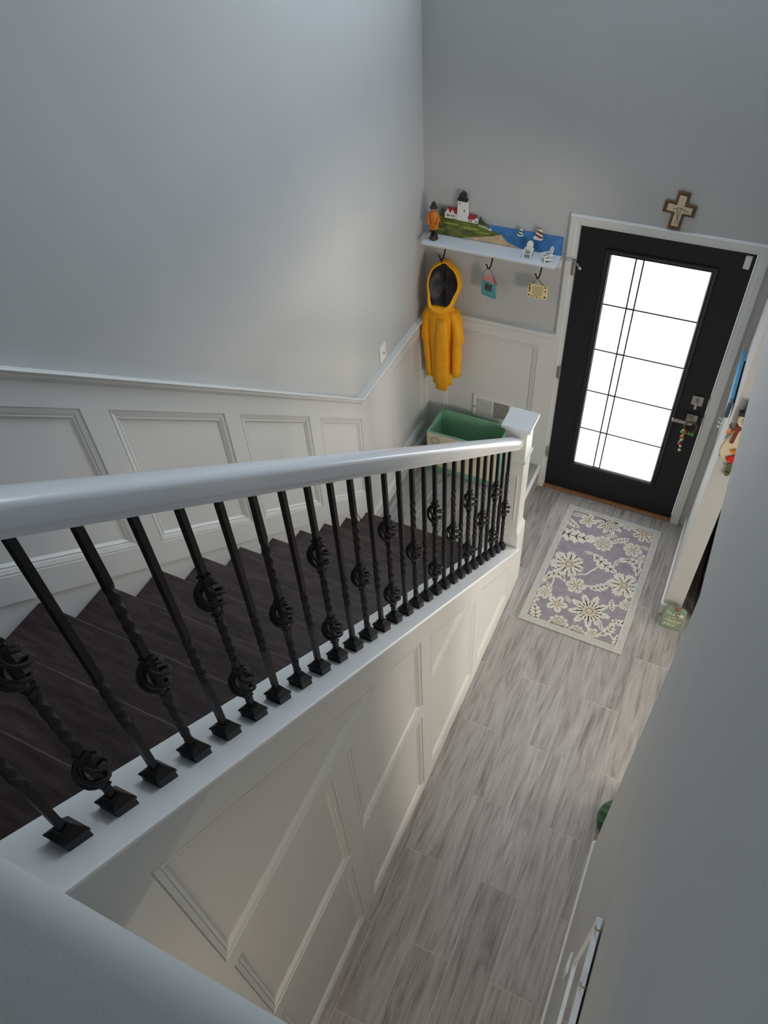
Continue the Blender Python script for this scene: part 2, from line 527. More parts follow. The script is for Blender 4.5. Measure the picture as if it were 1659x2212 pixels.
# ------------------------------------------------------------------ staircase
st = thing('staircase', 'dark-stained wooden stair treads descending to the grey landing', 'staircase', (0.46, -1.07, ZL))
tread_me = None
for k in range(1, 13):
    y = NOSE1 - (k-1)*RUN; z = ZL + k*RISE
    if tread_me is None:
        pr = [(y-RUN-0.030, z), (y-RUN-0.030, z-0.026), (y-0.004, z-0.026), (y, z-0.020), (y, z-0.006), (y-0.005, z)]
        mb = MB().prism([(0.0155, a, b) for a, b in pr], (KX0-0.0155, 0, 0))
        o = build(mb, 'tread', 'tread', st, origin=(0.46, y, z), bevel=0.002)
        rb = MB().box(0.0155, KX0, y-0.045, y-0.030, z-RISE, z-0.026)
        r = build(rb, 'riser', 'white', st, origin=(0.46, y, z))
        tread_me, riser_me = o.data, r.data
    else:
        for nm, me in (('tread', tread_me), ('riser', riser_me)):
            o = bpy.data.objects.new(nm, me); COL.objects.link(o); o.parent = st
            o.location = Vector((0.46, y, z)) - st.location

# ------------------------------------------------------------------ knee wall with panels
KY0, KY1 = -1.02, -3.995
Fk = lambda a, b, d=0.0: (KX1 + d, a, b)
kp = [
    [(-1.675, 0.10), (-1.135, 0.10), (-1.135, 0.402), (-1.675, 0.838)],
    [(-2.357, 0.948), (-1.852, 0.948), (-2.357, 1.352)],
    [(-2.370, 0.095), (-1.762, 0.095), (-1.762, 0.852), (-2.370, 0.852)],
    [(-3.085, 0.908), (-2.458, 0.908), (-2.458, 1.437), (-2.705, 1.636), (-3.085, 1.636)],
    [(-3.098, 0.056), (-2.468, 0.056), (-2.468, 0.815), (-3.098, 0.815)],
    [(-3.812, 1.728), (-2.852, 1.728), (-3.812, 2.502)],
    [(-3.803, 0.905), (-3.188, 0.905), (-3.188, 1.640), (-3.803, 1.640)],
    [(-3.803, 0.058), (-3.196, 0.058), (-3.196, 0.785), (-3.803, 0.785)],
]
outer = [(KY1, 0.0), (KY0, 0.0), (KY0, cap_z(KY0)-0.02), (KY1, cap_z(KY1)-0.02)]
mb = MB().tess([outer] + kp, Fk)
mb.add([(KX0, KY1, 0), (KX0, KY0, 0), (KX0, KY0, cap_z(KY0)-0.02), (KX0, KY1, cap_z(KY1)-0.02),
        (KX1, KY1, 0), (KX1, KY0, 0), (KX1, KY0, cap_z(KY0)-0.02), (KX1, KY1, cap_z(KY1)-0.02)],
       [(0,1,2,3), (0,4,5,1), (1,5,6,2), (3,2,6,7), (0,3,7,4)])
kw = structure(build(mb, 'wall_stair', 'white'))
for p in kp: panel(p, Fk, 'wainscot_panel', kw)
# sloped cap board with a bed mould under its outer lip
def along(prof, ya, yb, name, mat, parent, smooth=False, bevel=0.0):
    mb = MB().loft([[(x, y, -0.372 - SLOPE*y + dz) for x, dz in prof] for y in (ya, yb)])
    return build(mb, name, mat, parent, smooth=smooth, bevel=bevel)
along([(0.888, 0.0), (1.056, 0.0), (1.061, -0.004), (1.061, -0.016), (1.056, -0.022), (0.888, -0.024)], KY0+0.0, KY1, 'cap_board', 'cap', kw)
along([(1.0445, -0.022), (1.055, -0.022), (1.055, -0.030), (1.049, -0.040), (1.0445, -0.044)], KY0, KY1, 'bed_mould', 'white', kw)

# ------------------------------------------------------------------ stair railing
XB = 0.975
rl = thing('stair_railing', 'white handrail on twisted black iron balusters ending at a square white newel post', 'railing', (XB, -1.0, 0.4))
RG = 0.445
half = [(0.023, 0.0), (0.024, 0.008), (0.0275, 0.012), (0.0275, 0.019), (0.0300, 0.022), (0.0345, 0.026), (0.0355, 0.034), (0.0350, 0.060), (0.0338, 0.068), (0.0300, 0.0745), (0.0230, 0.0785), (0.0120, 0.0808), (0.0040, 0.0815)]
rp_ = half + [(-x, z) for x, z in reversed(half)]
mb = MB().loft([[(XB+x, y, RG - 0.805*y + dz) for x, dz in rp_] for y in (-1.012, -3.97)])
ho = build(mb, 'handrail', 'rail', rl)
for p in ho.data.polygons: p.use_smooth = True
try:
    ho.data.set_sharp_from_angle(angle=math.radians(35))
except Exception:
    pass

def bar_mesh(kind):
    """square bar with twisted stretches; kind T, B1 or B2; z is height over the cap"""
    H = 0.83; h = 0.0070
    tw = {'T': [(0.25, 0.42, 2.0)], 'B1': [(0.075, 0.26, 2.0), (0.49, 0.655, 2.0)], 'B2': [(0.275, 0.445, 2.0)]}[kind]
    zs = {0.0, H}
    for a, b, t in tw:
        for i in range(25): zs.add(a + (b-a)*i/24)
    zs = sorted(zs)
    def ang(z):
        s = PI/4*0
        for a, b, t in tw:
            if z >= b: s += t*2*PI/1.0*0.5
            elif z > a: s += t*PI*(z-a)/(b-a)
        return s
    rings = []
    for z in zs:
        a0 = ang(z); sc = 1.0
        for a, b, t in tw:
            if a <= z <= b: sc = 1.12
        rings.append([(h*sc*math.sqrt(2)*math.cos(-a0+PI/4+k*PI/2), h*sc*math.sqrt(2)*math.sin(-a0+PI/4+k*PI/2), z) for k in range(4)])
    mb = MB().loft(rings)
    for zc in {'T': [], 'B1': [0.300, 0.412], 'B2': [0.112, 0.228, 0.472, 0.590]}[kind]:
        for dz, s in ((-0.010, 0.0105), (0.006, 0.0115)):
            mb.loft([[(sx*s*k, sy*s*k, zc+dz+q) for sx, sy in ((1,1),(-1,1),(-1,-1),(1,-1))] for q, k in ((-0.006, 0.8), (-0.002, 1.0), (0.003, 1.0), (0.007, 0.8))])
    return mb
def basket_mesh():
    mb = MB(); L = 0.088
    for s in range(4):
        path = []
        for i in range(15):
            t = i/14; r = 0.006 + 0.0255*math.sin(PI*t)**0.75; w = s*PI/2 - t*2*PI*0.70
            path.append((r*math.cos(w), r*math.sin(w), (t-0.5)*L))
        mb.tube(path, 0.0049, 6)
    return mb
def shoe_mesh():
    mb = MB(); s = 0.0235; S2 = 0.805
    def ring(k, z, sl): return [(x*s*k, y*s*k, z - S2*y*s*k*sl) for x, y in ((1,1),(-1,1),(-1,-1),(1,-1))]
    mb.loft([ring(1.0, -0.001, 1), ring(1.0, 0.024, 0.95), ring(1.10, 0.026, 0.9), ring(1.10, 0.033, 0.8), ring(0.60, 0.050, 0.2), ring(0.44, 0.060, 0.0)])
    return mb
bal_me = {}
BASK = {'T': [], 'B1': [0.356], 'B2': [0.170, 0.531]}
for i in range(28):
    kind = 'T' if i % 2 else ('B1' if i % 4 == 0 else 'B2')
    y = -1.136 - 0.1006*i
    pos = Vector((XB, y, cap_z(y)))
    if kind not in bal_me:
        o = build(MB_ := bar_mesh(kind), 'baluster', 'iron', None, origin=(0,0,0)); bal_me[kind] = o.data
    else:
        o = bpy.data.objects.new('baluster', bal_me[kind]); COL.objects.link(o)
    o.parent = rl; o.location = pos - rl.location
    if 'shoe' not in bal_me:
        c = build(shoe_mesh(), 'shoe', 'iron', None, origin=(0,0,0)); bal_me['shoe'] = c.data
    else:
        c = bpy.data.objects.new('shoe', bal_me['shoe']); COL.objects.link(c)
    c.parent = o; c.location = (0, 0, 0)
    for zc in BASK[kind]:
        if 'bk' not in bal_me:
            c = build(basket_mesh(), 'basket', 'iron', None, origin=(0,0,0), smooth=True); bal_me['bk'] = c.data
        else:
            c = bpy.data.objects.new('basket', bal_me['bk']); COL.objects.link(c)
        c.parent = o; c.location = (0, 0, zc)

# newel post (part of the railing) with cap, collar, panel and plinth
NX, NY = 0.967, -0.952
def sq(h, z): return [(NX-h, NY-h, z), (NX+h, NY-h, z), (NX+h, NY+h, z), (NX-h, NY+h, z)]
mb = MB().loft([sq(0.060, 0.60), sq(0.060, 1.375)], cap0=False)
nw = build(mb, 'newel_post', 'white', rl)
build(MB().loft([sq(0.075, 0.0), sq(0.075, 0.555), sq(0.0605, 0.600)]), 'plinth', 'white', nw)
build(MB().loft([sq(0.060, 1.368), sq(0.066, 1.385), sq(0.072, 1.392), sq(0.072, 1.400), sq(0.081, 1.402), sq(0.081, 1.420)]), 'post_cap', 'rail', nw)
build(MB().loft([sq(0.060, 1.150), sq(0.064, 1.160), sq(0.070, 1.168), sq(0.070, 1.178), sq(0.060, 1.182)], False, False), 'collar', 'white', nw)
pf = [(NX-0.038, 0.68), (NX+0.038, 0.68), (NX+0.038, 1.06), (NX-0.038, 1.06)]
FR = [(0, 0.0), (0.001, 0.004), (0.007, 0.004), (0.010, 0.0005)]
mb = MB()
rings = [[(a, NY-0.060-d, b) for a, b in inset(pf, k)] for k, d in FR]
mb.loft(rings, False, False)
build(mb, 'panel_moulding', 'white', nw)
pf2 = [(NY-0.038, 0.68), (NY+0.038, 0.68), (NY+0.038, 1.06), (NY-0.038, 1.06)]
mb = MB(); mb.loft([[(NX+0.060+d, a, b) for a, b in inset(pf2, k)] for k, d in FR], False, False)
build(mb, 'panel_moulding', 'white', nw)

# ------------------------------------------------------------------ front door
DY = 0.014
GX0, GX1, GZ0, GZ1 = 1.127, 1.660, 0.293, 1.897
door = structure(bpy.data.objects.new('door_1', None)); COL.objects.link(door); door.location = ((XL+XRD)/2, 0.03, 0.02)
door['label'] = 'black front door with tall frosted glass light in white casing'; door['category'] = 'door'
Fd = lambda a, b: (a, DY, b)
loopo = [(XL, 0.02), (XRD, 0.02), (XRD, DH), (XL, DH)]
loopi = [(GX0, GZ0), (GX1, GZ0), (GX1, GZ1), (GX0, GZ1)]
mb = MB().tess([loopo, loopi], Fd).tess([loopo, loopi], lambda a, b: (a, DY+0.044, b))
for lp in (loopo, loopi):
    for i in range(4):
        a, b = lp[i], lp[(i+1) % 4]
        mb.add([(a[0], DY, a[1]), (b[0], DY, b[1]), (b[0], DY+0.044, b[1]), (a[0], DY+0.044, a[1])], [(0,1,2,3)])
slab = build(mb, 'door_slab', 'blackdoor', door)
# raised lite frame
oi = lambda k: [(GX0-0.036+k, GZ0-0.036+k), (GX1+0.036-k, GZ0-0.036+k), (GX1+0.036-k, GZ1+0.036-k), (GX0-0.036+k, GZ1+0.036-k)]
mb = MB().loft([[(a, DY-d, b) for a, b in oi(k)] for k, d in ((0, 0.0), (0.003, 0.010), (0.012, 0.013), (0.016, 0.009), (0.030, 0.007), (0.036, -0.004), (0.0365, -0.02))], False, False)
build(mb, 'lite_frame', 'blackdoor', slab)
# panes and caming
xs = [GX0, 1.262, 1.305, GX1]; zs = [GZ0 + (GZ1-GZ0)*i/5 for i in range(6)]
for i in range(3):
    for j in range(5):
        build(MB().box(xs[i]+0.0008, xs[i+1]-0.0008, DY+0.016, DY+0.022, zs[j]+0.0008, zs[j+1]-0.0008), 'glass_pane', 'pane_tex' if i == 1 else 'pane', slab)
for j in range(1, 5): build(MB().box(GX0, GX1, DY+0.012, DY+0.024, zs[j]-0.0042, zs[j]+0.0042), 'caming_bar', 'lead', slab)
for x in xs[1:3]: build(MB().box(x-0.0042, x+0.0042, DY+0.0115, DY+0.0245, GZ0, GZ1), 'caming_bar', 'lead', slab)
# casing and jambs
def casing_prof(w): return [(0.0, 0.0), (0.0, 0.014), (0.006, 0.018), (w-0.020, 0.018), (w-0.014, 0.014), (w-0.004, 0.014), (w, 0.010), (w, 0.0)]
CW = 0.056
ox0, ox1, oz = XL-0.006-CW, XRD+0.006+CW, DH+0.008+CW
mb = MB()
pr = casing_prof(CW)
path = [(lambda d: (ox0+d, 0.0)), (lambda d: (ox0+d, oz-d)), (lambda d: (ox1-d, oz-d)), (lambda d: (ox1-d, 0.0))]
mb.loft([[(fn(d)[0], -t, fn(d)[1]) for d, t in pr] for fn in path])
build(mb, 'casing', 'white', door)
mb = MB().box(XL-0.012, XL-0.003, 0.0, 0.12, 0.0, DH+0.014).box(XRD+0.003, XRD+0.012, 0.0, 0.12, 0.0, DH+0.014).box(XL-0.012, XRD+0.012, 0.0, 0.12, DH+0.003, DH+0.0135)
build(mb, 'jamb', 'white', door)
build(MB().box(XL-0.010, XRD+0.010, -0.012, 0.06, 0.0, 0.018), 'threshold', 'oak', door, bevel=0.004)
# hinges
for z in (1.795, 1.055, 0.36):
    mb = MB().box(XL-0.020, XL+0.004, -0.019, 0.010, z-0.045, z+0.045)
    mb.tube([(XL-0.003, -0.022, z-0.048), (XL-0.003, -0.022, z+0.048)], 0.006, 8)
    build(mb, 'hinge', 'nickel', door, bevel=0.001)
mb = MB().tube([(XL-0.003, -0.025, 1.852), (XL-0.030, -0.045, 1.850), (XL-0.045, -0.045, 1.855)], 0.005, 8).ball((XL-0.047, -0.045, 1.856), 0.010).tube([(XL+0.004, -0.020, 1.835), (XL+0.030, -0.040, 1.815)], 0.005, 8).ball((XL+0.032, -0.042, 1.815), 0.011)
build(mb, 'door_stop', 'nickel', door, smooth=True)
# deadbolt and lever
db = build(MB().box(1.757, 1.825, DY-0.012, DY, 1.030, 1.098), 'deadbolt_plate', 'nickel', slab, bevel=0.003)
build(MB().tube([(1.791, DY-0.012, 1.066), (1.791, DY-0.026, 1.066)], 0.010, 10).box(1.783, 1.798, DY-0.042, DY-0.026, 1.022, 1.072), 'thumb_turn', 'nickel', db, bevel=0.002)
lv = build(MB().box(1.757, 1.825, DY-0.012, DY, 0.885, 0.953), 'lever_plate', 'nickel', slab, bevel=0.003)
build(MB().tube([(1.791, DY-0.010, 0.919), (1.791, DY-0.050, 0.919)], 0.011, 10).box(1.680, 1.803, DY-0.062, DY-0.046, 0.909, 0.929), 'lever', 'nickel', lv, bevel=0.003)
for z in (1.064, 0.919): build(MB().box(XRD-0.004, XRD+0.004, DY-0.004, DY+0.03, z-0.028, z+0.028), 'latch_plate', 'nickel', slab)
build(MB().box(1.803, 1.836, DY-0.014, DY, 1.955, 2.030), 'door_sensor', 'plastic', slab, bevel=0.004)

# ================================================================== objects
C_ = lambda *c: srgb(*c)
M['shelfwhite'] = simple('shelf_white_paint', (0.70, 0.74, 0.78, 1), 0.4, noise=0.01)
M['sea'] = simple('painted_sea', C_(60, 120, 180), 0.6, noise=0.30, nscale=22)
M['grass'] = simple('painted_grass', C_(98, 110, 42), 0.7, noise=0.55, nscale=26)
M['cliff'] = simple('painted_cliff', C_(205, 178, 140), 0.7, noise=0.25, nscale=40)
M['pwhite'] = simple('painted_white', C_(235, 232, 225), 0.6, noise=0.04)
M['proof'] = simple('painted_red', C_(165, 40, 42), 0.6, noise=0.15)
M['pdark'] = simple('painted_dark', C_(38, 40, 42), 0.5, noise=0.2)
M['ptree'] = simple('painted_tree_green', C_(66, 78, 44), 0.7, noise=0.3)
M['prock'] = simple('painted_rock', C_(92, 84, 70), 0.7, noise=0.3)
M['boat1'] = stripes('green_striped_sail', C_(225, 228, 222), C_(40, 62, 58), (0.35, 0, 0.94), 55)
M['boat2'] = stripes('maroon_striped_sail', C_(230, 226, 220), C_(120, 40, 56), (0.35, 0, 0.94), 42)
M['yellow'] = simple('yellow_raincoat_cloth', C_(250, 172, 22), 0.55, noise=0.08, nscale=14, bump=0.25, bscale=40, spec=0.35)
M['lining'] = simple('black_hood_lining', C_(34, 30, 31), 0.5, noise=0.3, nscale=12, bump=0.5, bscale=25)
M['orange'] = simple('figurine_orange', C_(214, 122, 36), 0.5, noise=0.1)
M['brown'] = simple('figurine_brown', C_(62, 38, 30), 0.5, noise=0.2)
M['skin'] = simple('figurine_skin', C_(205, 160, 130), 0.6)
M['boxgreen'] = simple('green_painted_wood', C_(124, 176, 148), 0.55, noise=0.12, nscale=12)
M['boxcream'] = simple('cream_painted_wood', C_(226, 216, 188), 0.55, noise=0.04, nscale=8)
M['ink'] = simple('dark_ink', C_(60, 56, 50), 0.7)
M['ventdark'] = simple('vent_dark', (0.006, 0.006, 0.007, 1), 0.9)
M['teal'] = simple('teal_paint', C_(92, 160, 168), 0.55, noise=0.1)
M['check'] = stripes('red_check', C_(190, 60, 62), C_(226, 200, 190), (0.7, 0, 0.7), 90)
M['photo'] = simple('small_photo', C_(86, 78, 74), 0.4, noise=0.9, nscale=45)
M['plaque'] = simple('cream_plaque', C_(232, 214, 160), 0.55, noise=0.05)
M['maroon'] = simple('maroon_print', C_(120, 44, 34), 0.6)
M['crosswood'] = simple('carved_brown_wood', C_(104, 72, 46), 0.55, noise=0.35, nscale=40, bump=0.4, bscale=90)
M['crossin'] = simple('cross_beige_inlay', C_(206, 196, 164), 0.6, noise=0.12, nscale=35)
M['rugfield'] = simple('rug_mauve_grey', C_(146, 140, 148), 0.95, noise=0.12, nscale=30, bump=0.6, bscale=500, spec=0.1)
M['rugborder'] = simple('rug_border_grey', C_(184, 183, 178), 0.95, noise=0.10, nscale=60, bump=0.6, bscale=500, spec=0.1)
M['rugcream'] = simple('rug_cream', C_(206, 203, 193), 0.95, noise=0.08, nscale=60, bump=0.5, bscale=500, spec=0.1)
M['rugtan'] = simple('rug_tan', C_(192, 180, 162), 0.95, noise=0.08, spec=0.1)
M['rugdark'] = simple('rug_black_brown', C_(52, 44, 46), 0.95, noise=0.1, spec=0.1)
M['sage'] = simple('sage_green_sign', C_(126, 144, 128), 0.6, noise=0.14, nscale=15)
M['lettering'] = simple('cream_lettering', C_(226, 212, 180), 0.6)
M['rope'] = simple('brown_rope', C_(150, 98, 66), 0.8, noise=0.2, nscale=150)
M['blueplank'] = simple('blue_plank', C_(84, 152, 190), 0.55, noise=0.08)
M['greyend'] = simple('grey_plank_end', C_(92, 112, 122), 0.55)
M['snow'] = simple('snowman_cream', C_(214, 200, 172), 0.7, noise=0.06)
M['red'] = simple('cardinal_red', C_(205, 20, 26), 0.6)
M['olive'] = simple('olive_leaf', C_(92, 92, 62), 0.7)
M['mirror'] = simple('mirror_glass', (0.82, 0.83, 0.83, 1), 0.02, 1.0, noise=0.0)
M['framewhite'] = simple('mirror_white_frame', (0.72, 0.75, 0.78, 1), 0.35)
M['brass'] = simple('dull_brass', C_(150, 128, 88), 0.4, 0.7)
M['pot'] = stripes('dark_green_ribbed_glaze', C_(16, 58, 40), C_(48, 96, 66), (0.6, 0.8, 0), 26, 0.3)
M['leather'] = simple('dark_brown_leather', C_(44, 28, 22), 0.5, noise=0.3, nscale=18, bump=0.3)
M['beadgold'] = simple('gold_bead', C_(206, 180, 92), 0.3, 0.5)
M['beadgreen'] = simple('green_bow', C_(70, 170, 96), 0.5)
M['beadred'] = simple('red_bead', C_(200, 50, 40), 0.4)
M['beadwhite'] = simple('white_bead', C_(230, 226, 216), 0.4)
M['beaddark'] = simple('dark_green_bead', C_(34, 56, 40), 0.4)
M['cushion'] = simple('olive_tan_cushion', C_(150, 146, 116), 0.8)
clear, cnt, cb = new_mat('clear_plastic')
cb.inputs['Roughness'].default_value = 0.10; cb.inputs['Alpha'].default_value = 0.22
cb.inputs['Base Color'].default_value = (0.85, 0.88, 0.90, 1)
M['clear'] = clear

def slabxz(pts, y0, y1):
    """polygon given in (x, z) with thickness in y"""
    return MB().prism([(a, y0, b) for a, b in pts], (0, y1-y0, 0))

# ---------------------------------------------------------------- lighthouse shelf
SZ = 1.855
sh = thing('coat_shelf', 'white wall shelf with hooks and a painted cut-out of lighthouse, meadow and sea', 'shelf', (0.45, 0.0, SZ))
build(MB().box(0.042, 0.856, -0.148, -0.001, SZ-0.010, SZ), 'shelf_board', 'shelfwhite', sh, bevel=0.002)
build(MB().box(0.050, 0.850, -0.138, -0.001, SZ-0.022, SZ-0.0105), 'edge_moulding', 'white', sh, bevel=0.002)
build(MB().box(0.045, 0.862, -0.022, -0.001, SZ-0.075, SZ-0.0225), 'cleat', 'white', sh, bevel=0.002)
back = build(MB().prism([(a, -0.020, b) for a, b in [(0.040, SZ), (0.852, SZ), (0.852, 1.958), (0.424, 1.956), (0.352, 1.957), (0.20, 1.966), (0.040, 1.958)]], (0, 0.018, 0)), 'back_board', 'sea', sh)
def paint(name, pts, mt, t):
    return build(slabxz(pts, -0.0200-t, -0.0195), name, mt, back)
paint('painted_meadow', [(0.04,1.962),(0.123,1.973),(0.23,1.972),(0.286,1.971),(0.352,1.961),(0.385,1.958),(0.424,1.951),(0.397,1.938),(0.491,1.922),(0.497,1.91),(0.383,1.883),(0.244,1.857),(0.042,1.857)], 'grass', 0.003)
paint('painted_cliff', [(0.244,1.858),(0.383,1.888),(0.443,1.903),(0.491,1.921),(0.526,1.882),(0.612,1.8555)], 'cliff', 0.004)
tw = build(MB().prism([(a, -0.030, b) for a, b in [(0.225,2.085),(0.28,2.085),(0.289,1.966),(0.218,1.968)]], (0, 0.022, 0)), 'painted_lighthouse', 'pwhite', back)
build(slabxz([(0.220,2.097),(0.284,2.094),(0.281,2.083),(0.223,2.085)], -0.033, -0.010), 'gallery', 'pdark', tw)
build(slabxz([(0.232,2.119),(0.271,2.117),(0.274,2.092),(0.230,2.094)], -0.030, -0.010), 'lantern_room', 'pdark', tw)
build(slabxz([(0.229,2.117),(0.250,2.139),(0.265,2.131),(0.275,2.115)], -0.032, -0.010), 'dome', 'pdark', tw)
build(slabxz([(0.262,2.034),(0.268,2.034),(0.268,2.024),(0.262,2.024)], -0.031, -0.029), 'tower_window', 'pdark', tw)
build(slabxz([(0.235,2.074),(0.240,2.074),(0.240,2.066),(0.235,2.066)], -0.031, -0.029), 'tower_window', 'pdark', tw)
h = build(slabxz([(0.141,2.001),(0.224,2.001),(0.224,1.970),(0.141,1.966)], -0.025, -0.010), 'painted_house', 'pwhite', back)
build(slabxz([(0.153,2.027),(0.215,2.028),(0.217,2.0),(0.148,2.001)], -0.0255, -0.010), 'roof', 'proof', h)
build(slabxz([(0.146,1.999),(0.161,2.027),(0.176,1.999)], -0.028, -0.0255), 'gable', 'pwhite', h)
build(slabxz([(0.176,1.999),(0.190,2.024),(0.205,1.998)], -0.028, -0.0255), 'gable', 'pwhite', h)
for x in (0.156, 0.167, 0.183, 0.196): build(slabxz([(x,1.990),(x+0.006,1.990),(x+0.006,1.980),(x,1.980)], -0.0262, -0.0251), 'house_window', 'pdark', h)
h = build(slabxz([(0.283,1.982),(0.349,1.990),(0.347,1.962),(0.283,1.964)], -0.025, -0.010), 'painted_cottage', 'pwhite', back)
build(slabxz([(0.297,2.004),(0.336,2.008),(0.326,1.984),(0.281,1.982)], -0.028, -0.010), 'roof', 'proof', h)
for x in (0.292, 0.304, 0.334): build(slabxz([(x,1.977),(x+0.007,1.977),(x+0.007,1.969),(x,1.969)], -0.0262, -0.0251), 'house_window', 'pdark', h)
paint('painted_tree', [(0.112,1.968),(0.116,2.012),(0.124,2.034),(0.132,2.012),(0.140,2.034),(0.150,1.968)], 'ptree', 0.002)
paint('painted_tree', [(0.350,1.957),(0.354,1.985),(0.361,2.010),(0.372,1.988),(0.390,1.975),(0.416,1.955)], 'ptree', 0.002)
for k in range(9): paint('fence_picket', [(0.352+0.0065*k,1.958-0.0008*k),(0.355+0.0065*k,1.958-0.0008*k),(0.355+0.0065*k,1.949-0.0008*k),(0.352+0.0065*k,1.949-0.0008*k)], 'pwhite', 0.0045)
for cx, cz, r in ((0.160,1.882,0.020),(0.266,1.893,0.024),(0.125,1.908,0.015),(0.215,1.915,0.014),(0.330,1.892,0.013)):
    paint('painted_rock', [(cx+r*math.cos(w)*(1+0.2*math.sin(3*w)), cz+0.42*r*math.sin(w)) for w in [2*PI*i/9 for i in range(9)]], 'prock', 0.0046)
for cx, cz, r in ((0.18,1.935,0.05),(0.30,1.925,0.06),(0.10,1.888,0.045),(0.38,1.912,0.04)):
    paint('painted_grass_light', [(cx+r*math.cos(w), cz+0.14*r*math.sin(w)) for w in [2*PI*i/12 for i in range(12)]], simple('painted_grass_pale', C_(150, 156, 70), 0.7, noise=0.2, nscale=40), 0.0035) if cx == 0.18 else paint('painted_grass_light', [(cx+r*math.cos(w), cz+0.14*r*math.sin(w)) for w in [2*PI*i/12 for i in range(12)]], bpy.data.materials['painted_grass_pale'], 0.0035)
paint('painted_headland', [(0.395,1.938),(0.424,1.946),(0.436,1.934)], 'pwhite', 0.0035)
for pts, hull, mt in (([(0.592,1.943),(0.606,1.984),(0.620,1.966),(0.621,1.944)], [(0.588,1.942),(0.626,1.942),(0.620,1.934),(0.594,1.934)], 'boat1'),
                      ([(0.686,1.943),(0.713,2.002),(0.733,1.986),(0.737,1.944)], [(0.682,1.942),(0.742,1.942),(0.734,1.930),(0.690,1.930)], 'boat2')):
    b_ = paint('painted_sailboat', pts, mt, 0.007)
    build(slabxz(hull, -0.0268, -0.0195), 'hull', 'pwhite', b_)
# hooks
for hx in (0.155, 0.457, 0.757):
    mb = MB().tube([(hx, -0.018, SZ-0.060), (hx, -0.030, SZ-0.064), (hx, -0.052, SZ-0.085), (hx-0.002, -0.066, SZ-0.118), (hx-0.006, -0.082, SZ-0.128), (hx-0.012, -0.096, SZ-0.116), (hx-0.014, -0.100, SZ-0.098), (hx-0.020, -0.104, SZ-0.090)],
                   [0.006, 0.005, 0.0045, 0.0045, 0.0045, 0.004, 0.004, 0.005], 8)
    build(mb, 'hook', 'iron', sh, smooth=True)

# fisherman figurine on the shelf
FX_, FY_, FZ_ = 0.096, -0.085, SZ
fg = thing('fisherman_figurine', 'small fisherman figurine in orange coat and black hat on the shelf', 'figurine', (FX_, FY_, FZ_))
c = (FX_, FY_, FZ_)
build(MB().lathe([(0.026,0.0),(0.027,0.006),(0.024,0.010),(0.022,0.020),(0.024,0.024),(0.020,0.028)], c, 14), 'base', 'brown', fg, smooth=False)
mb = MB()
for s in (-1, 1): mb.tube([(FX_+s*0.009, FY_, FZ_+0.026), (FX_+s*0.009, FY_, FZ_+0.085)], [0.0095, 0.009], 8).ball((FX_+s*0.010, FY_-0.008, FZ_+0.031), 0.009)
build(mb, 'boots', 'pdark', fg, smooth=True)
build(MB().lathe([(0.024,0.065),(0.029,0.066),(0.030,0.09),(0.027,0.125),(0.028,0.15),(0.022,0.168),(0.012,0.176)], c, 14, 1.0, 0.75), 'coat', 'orange', fg, smooth=True)
for s in (-1, 1):
    build(MB().tube([(FX_+s*0.021, FY_, FZ_+0.160), (FX_+s*0.034, FY_-0.006, FZ_+0.125), (FX_+s*0.024, FY_-0.022, FZ_+0.095)], [0.009, 0.010, 0.008], 8), 'sleeve', 'orange', fg, smooth=True)
    for k in range(3): build(MB().ball((FX_+s*0.007, FY_-0.0225, FZ_+0.085+0.022*k), 0.0023, 6), 'button', 'brown', fg)
build(MB().ball((FX_, FY_-0.002, FZ_+0.190), 0.0155, 10).ball((FX_, FY_-0.018, FZ_+0.189), 0.004, 6), 'head', 'skin', fg, smooth=True)
build(MB().lathe([(0.023,0.190),(0.024,0.194),(0.017,0.199),(0.015,0.212),(0.009,0.222),(0.004,0.229)], (FX_, FY_+0.003, FZ_), 12), 'hat', 'pdark', fg, smooth=True)

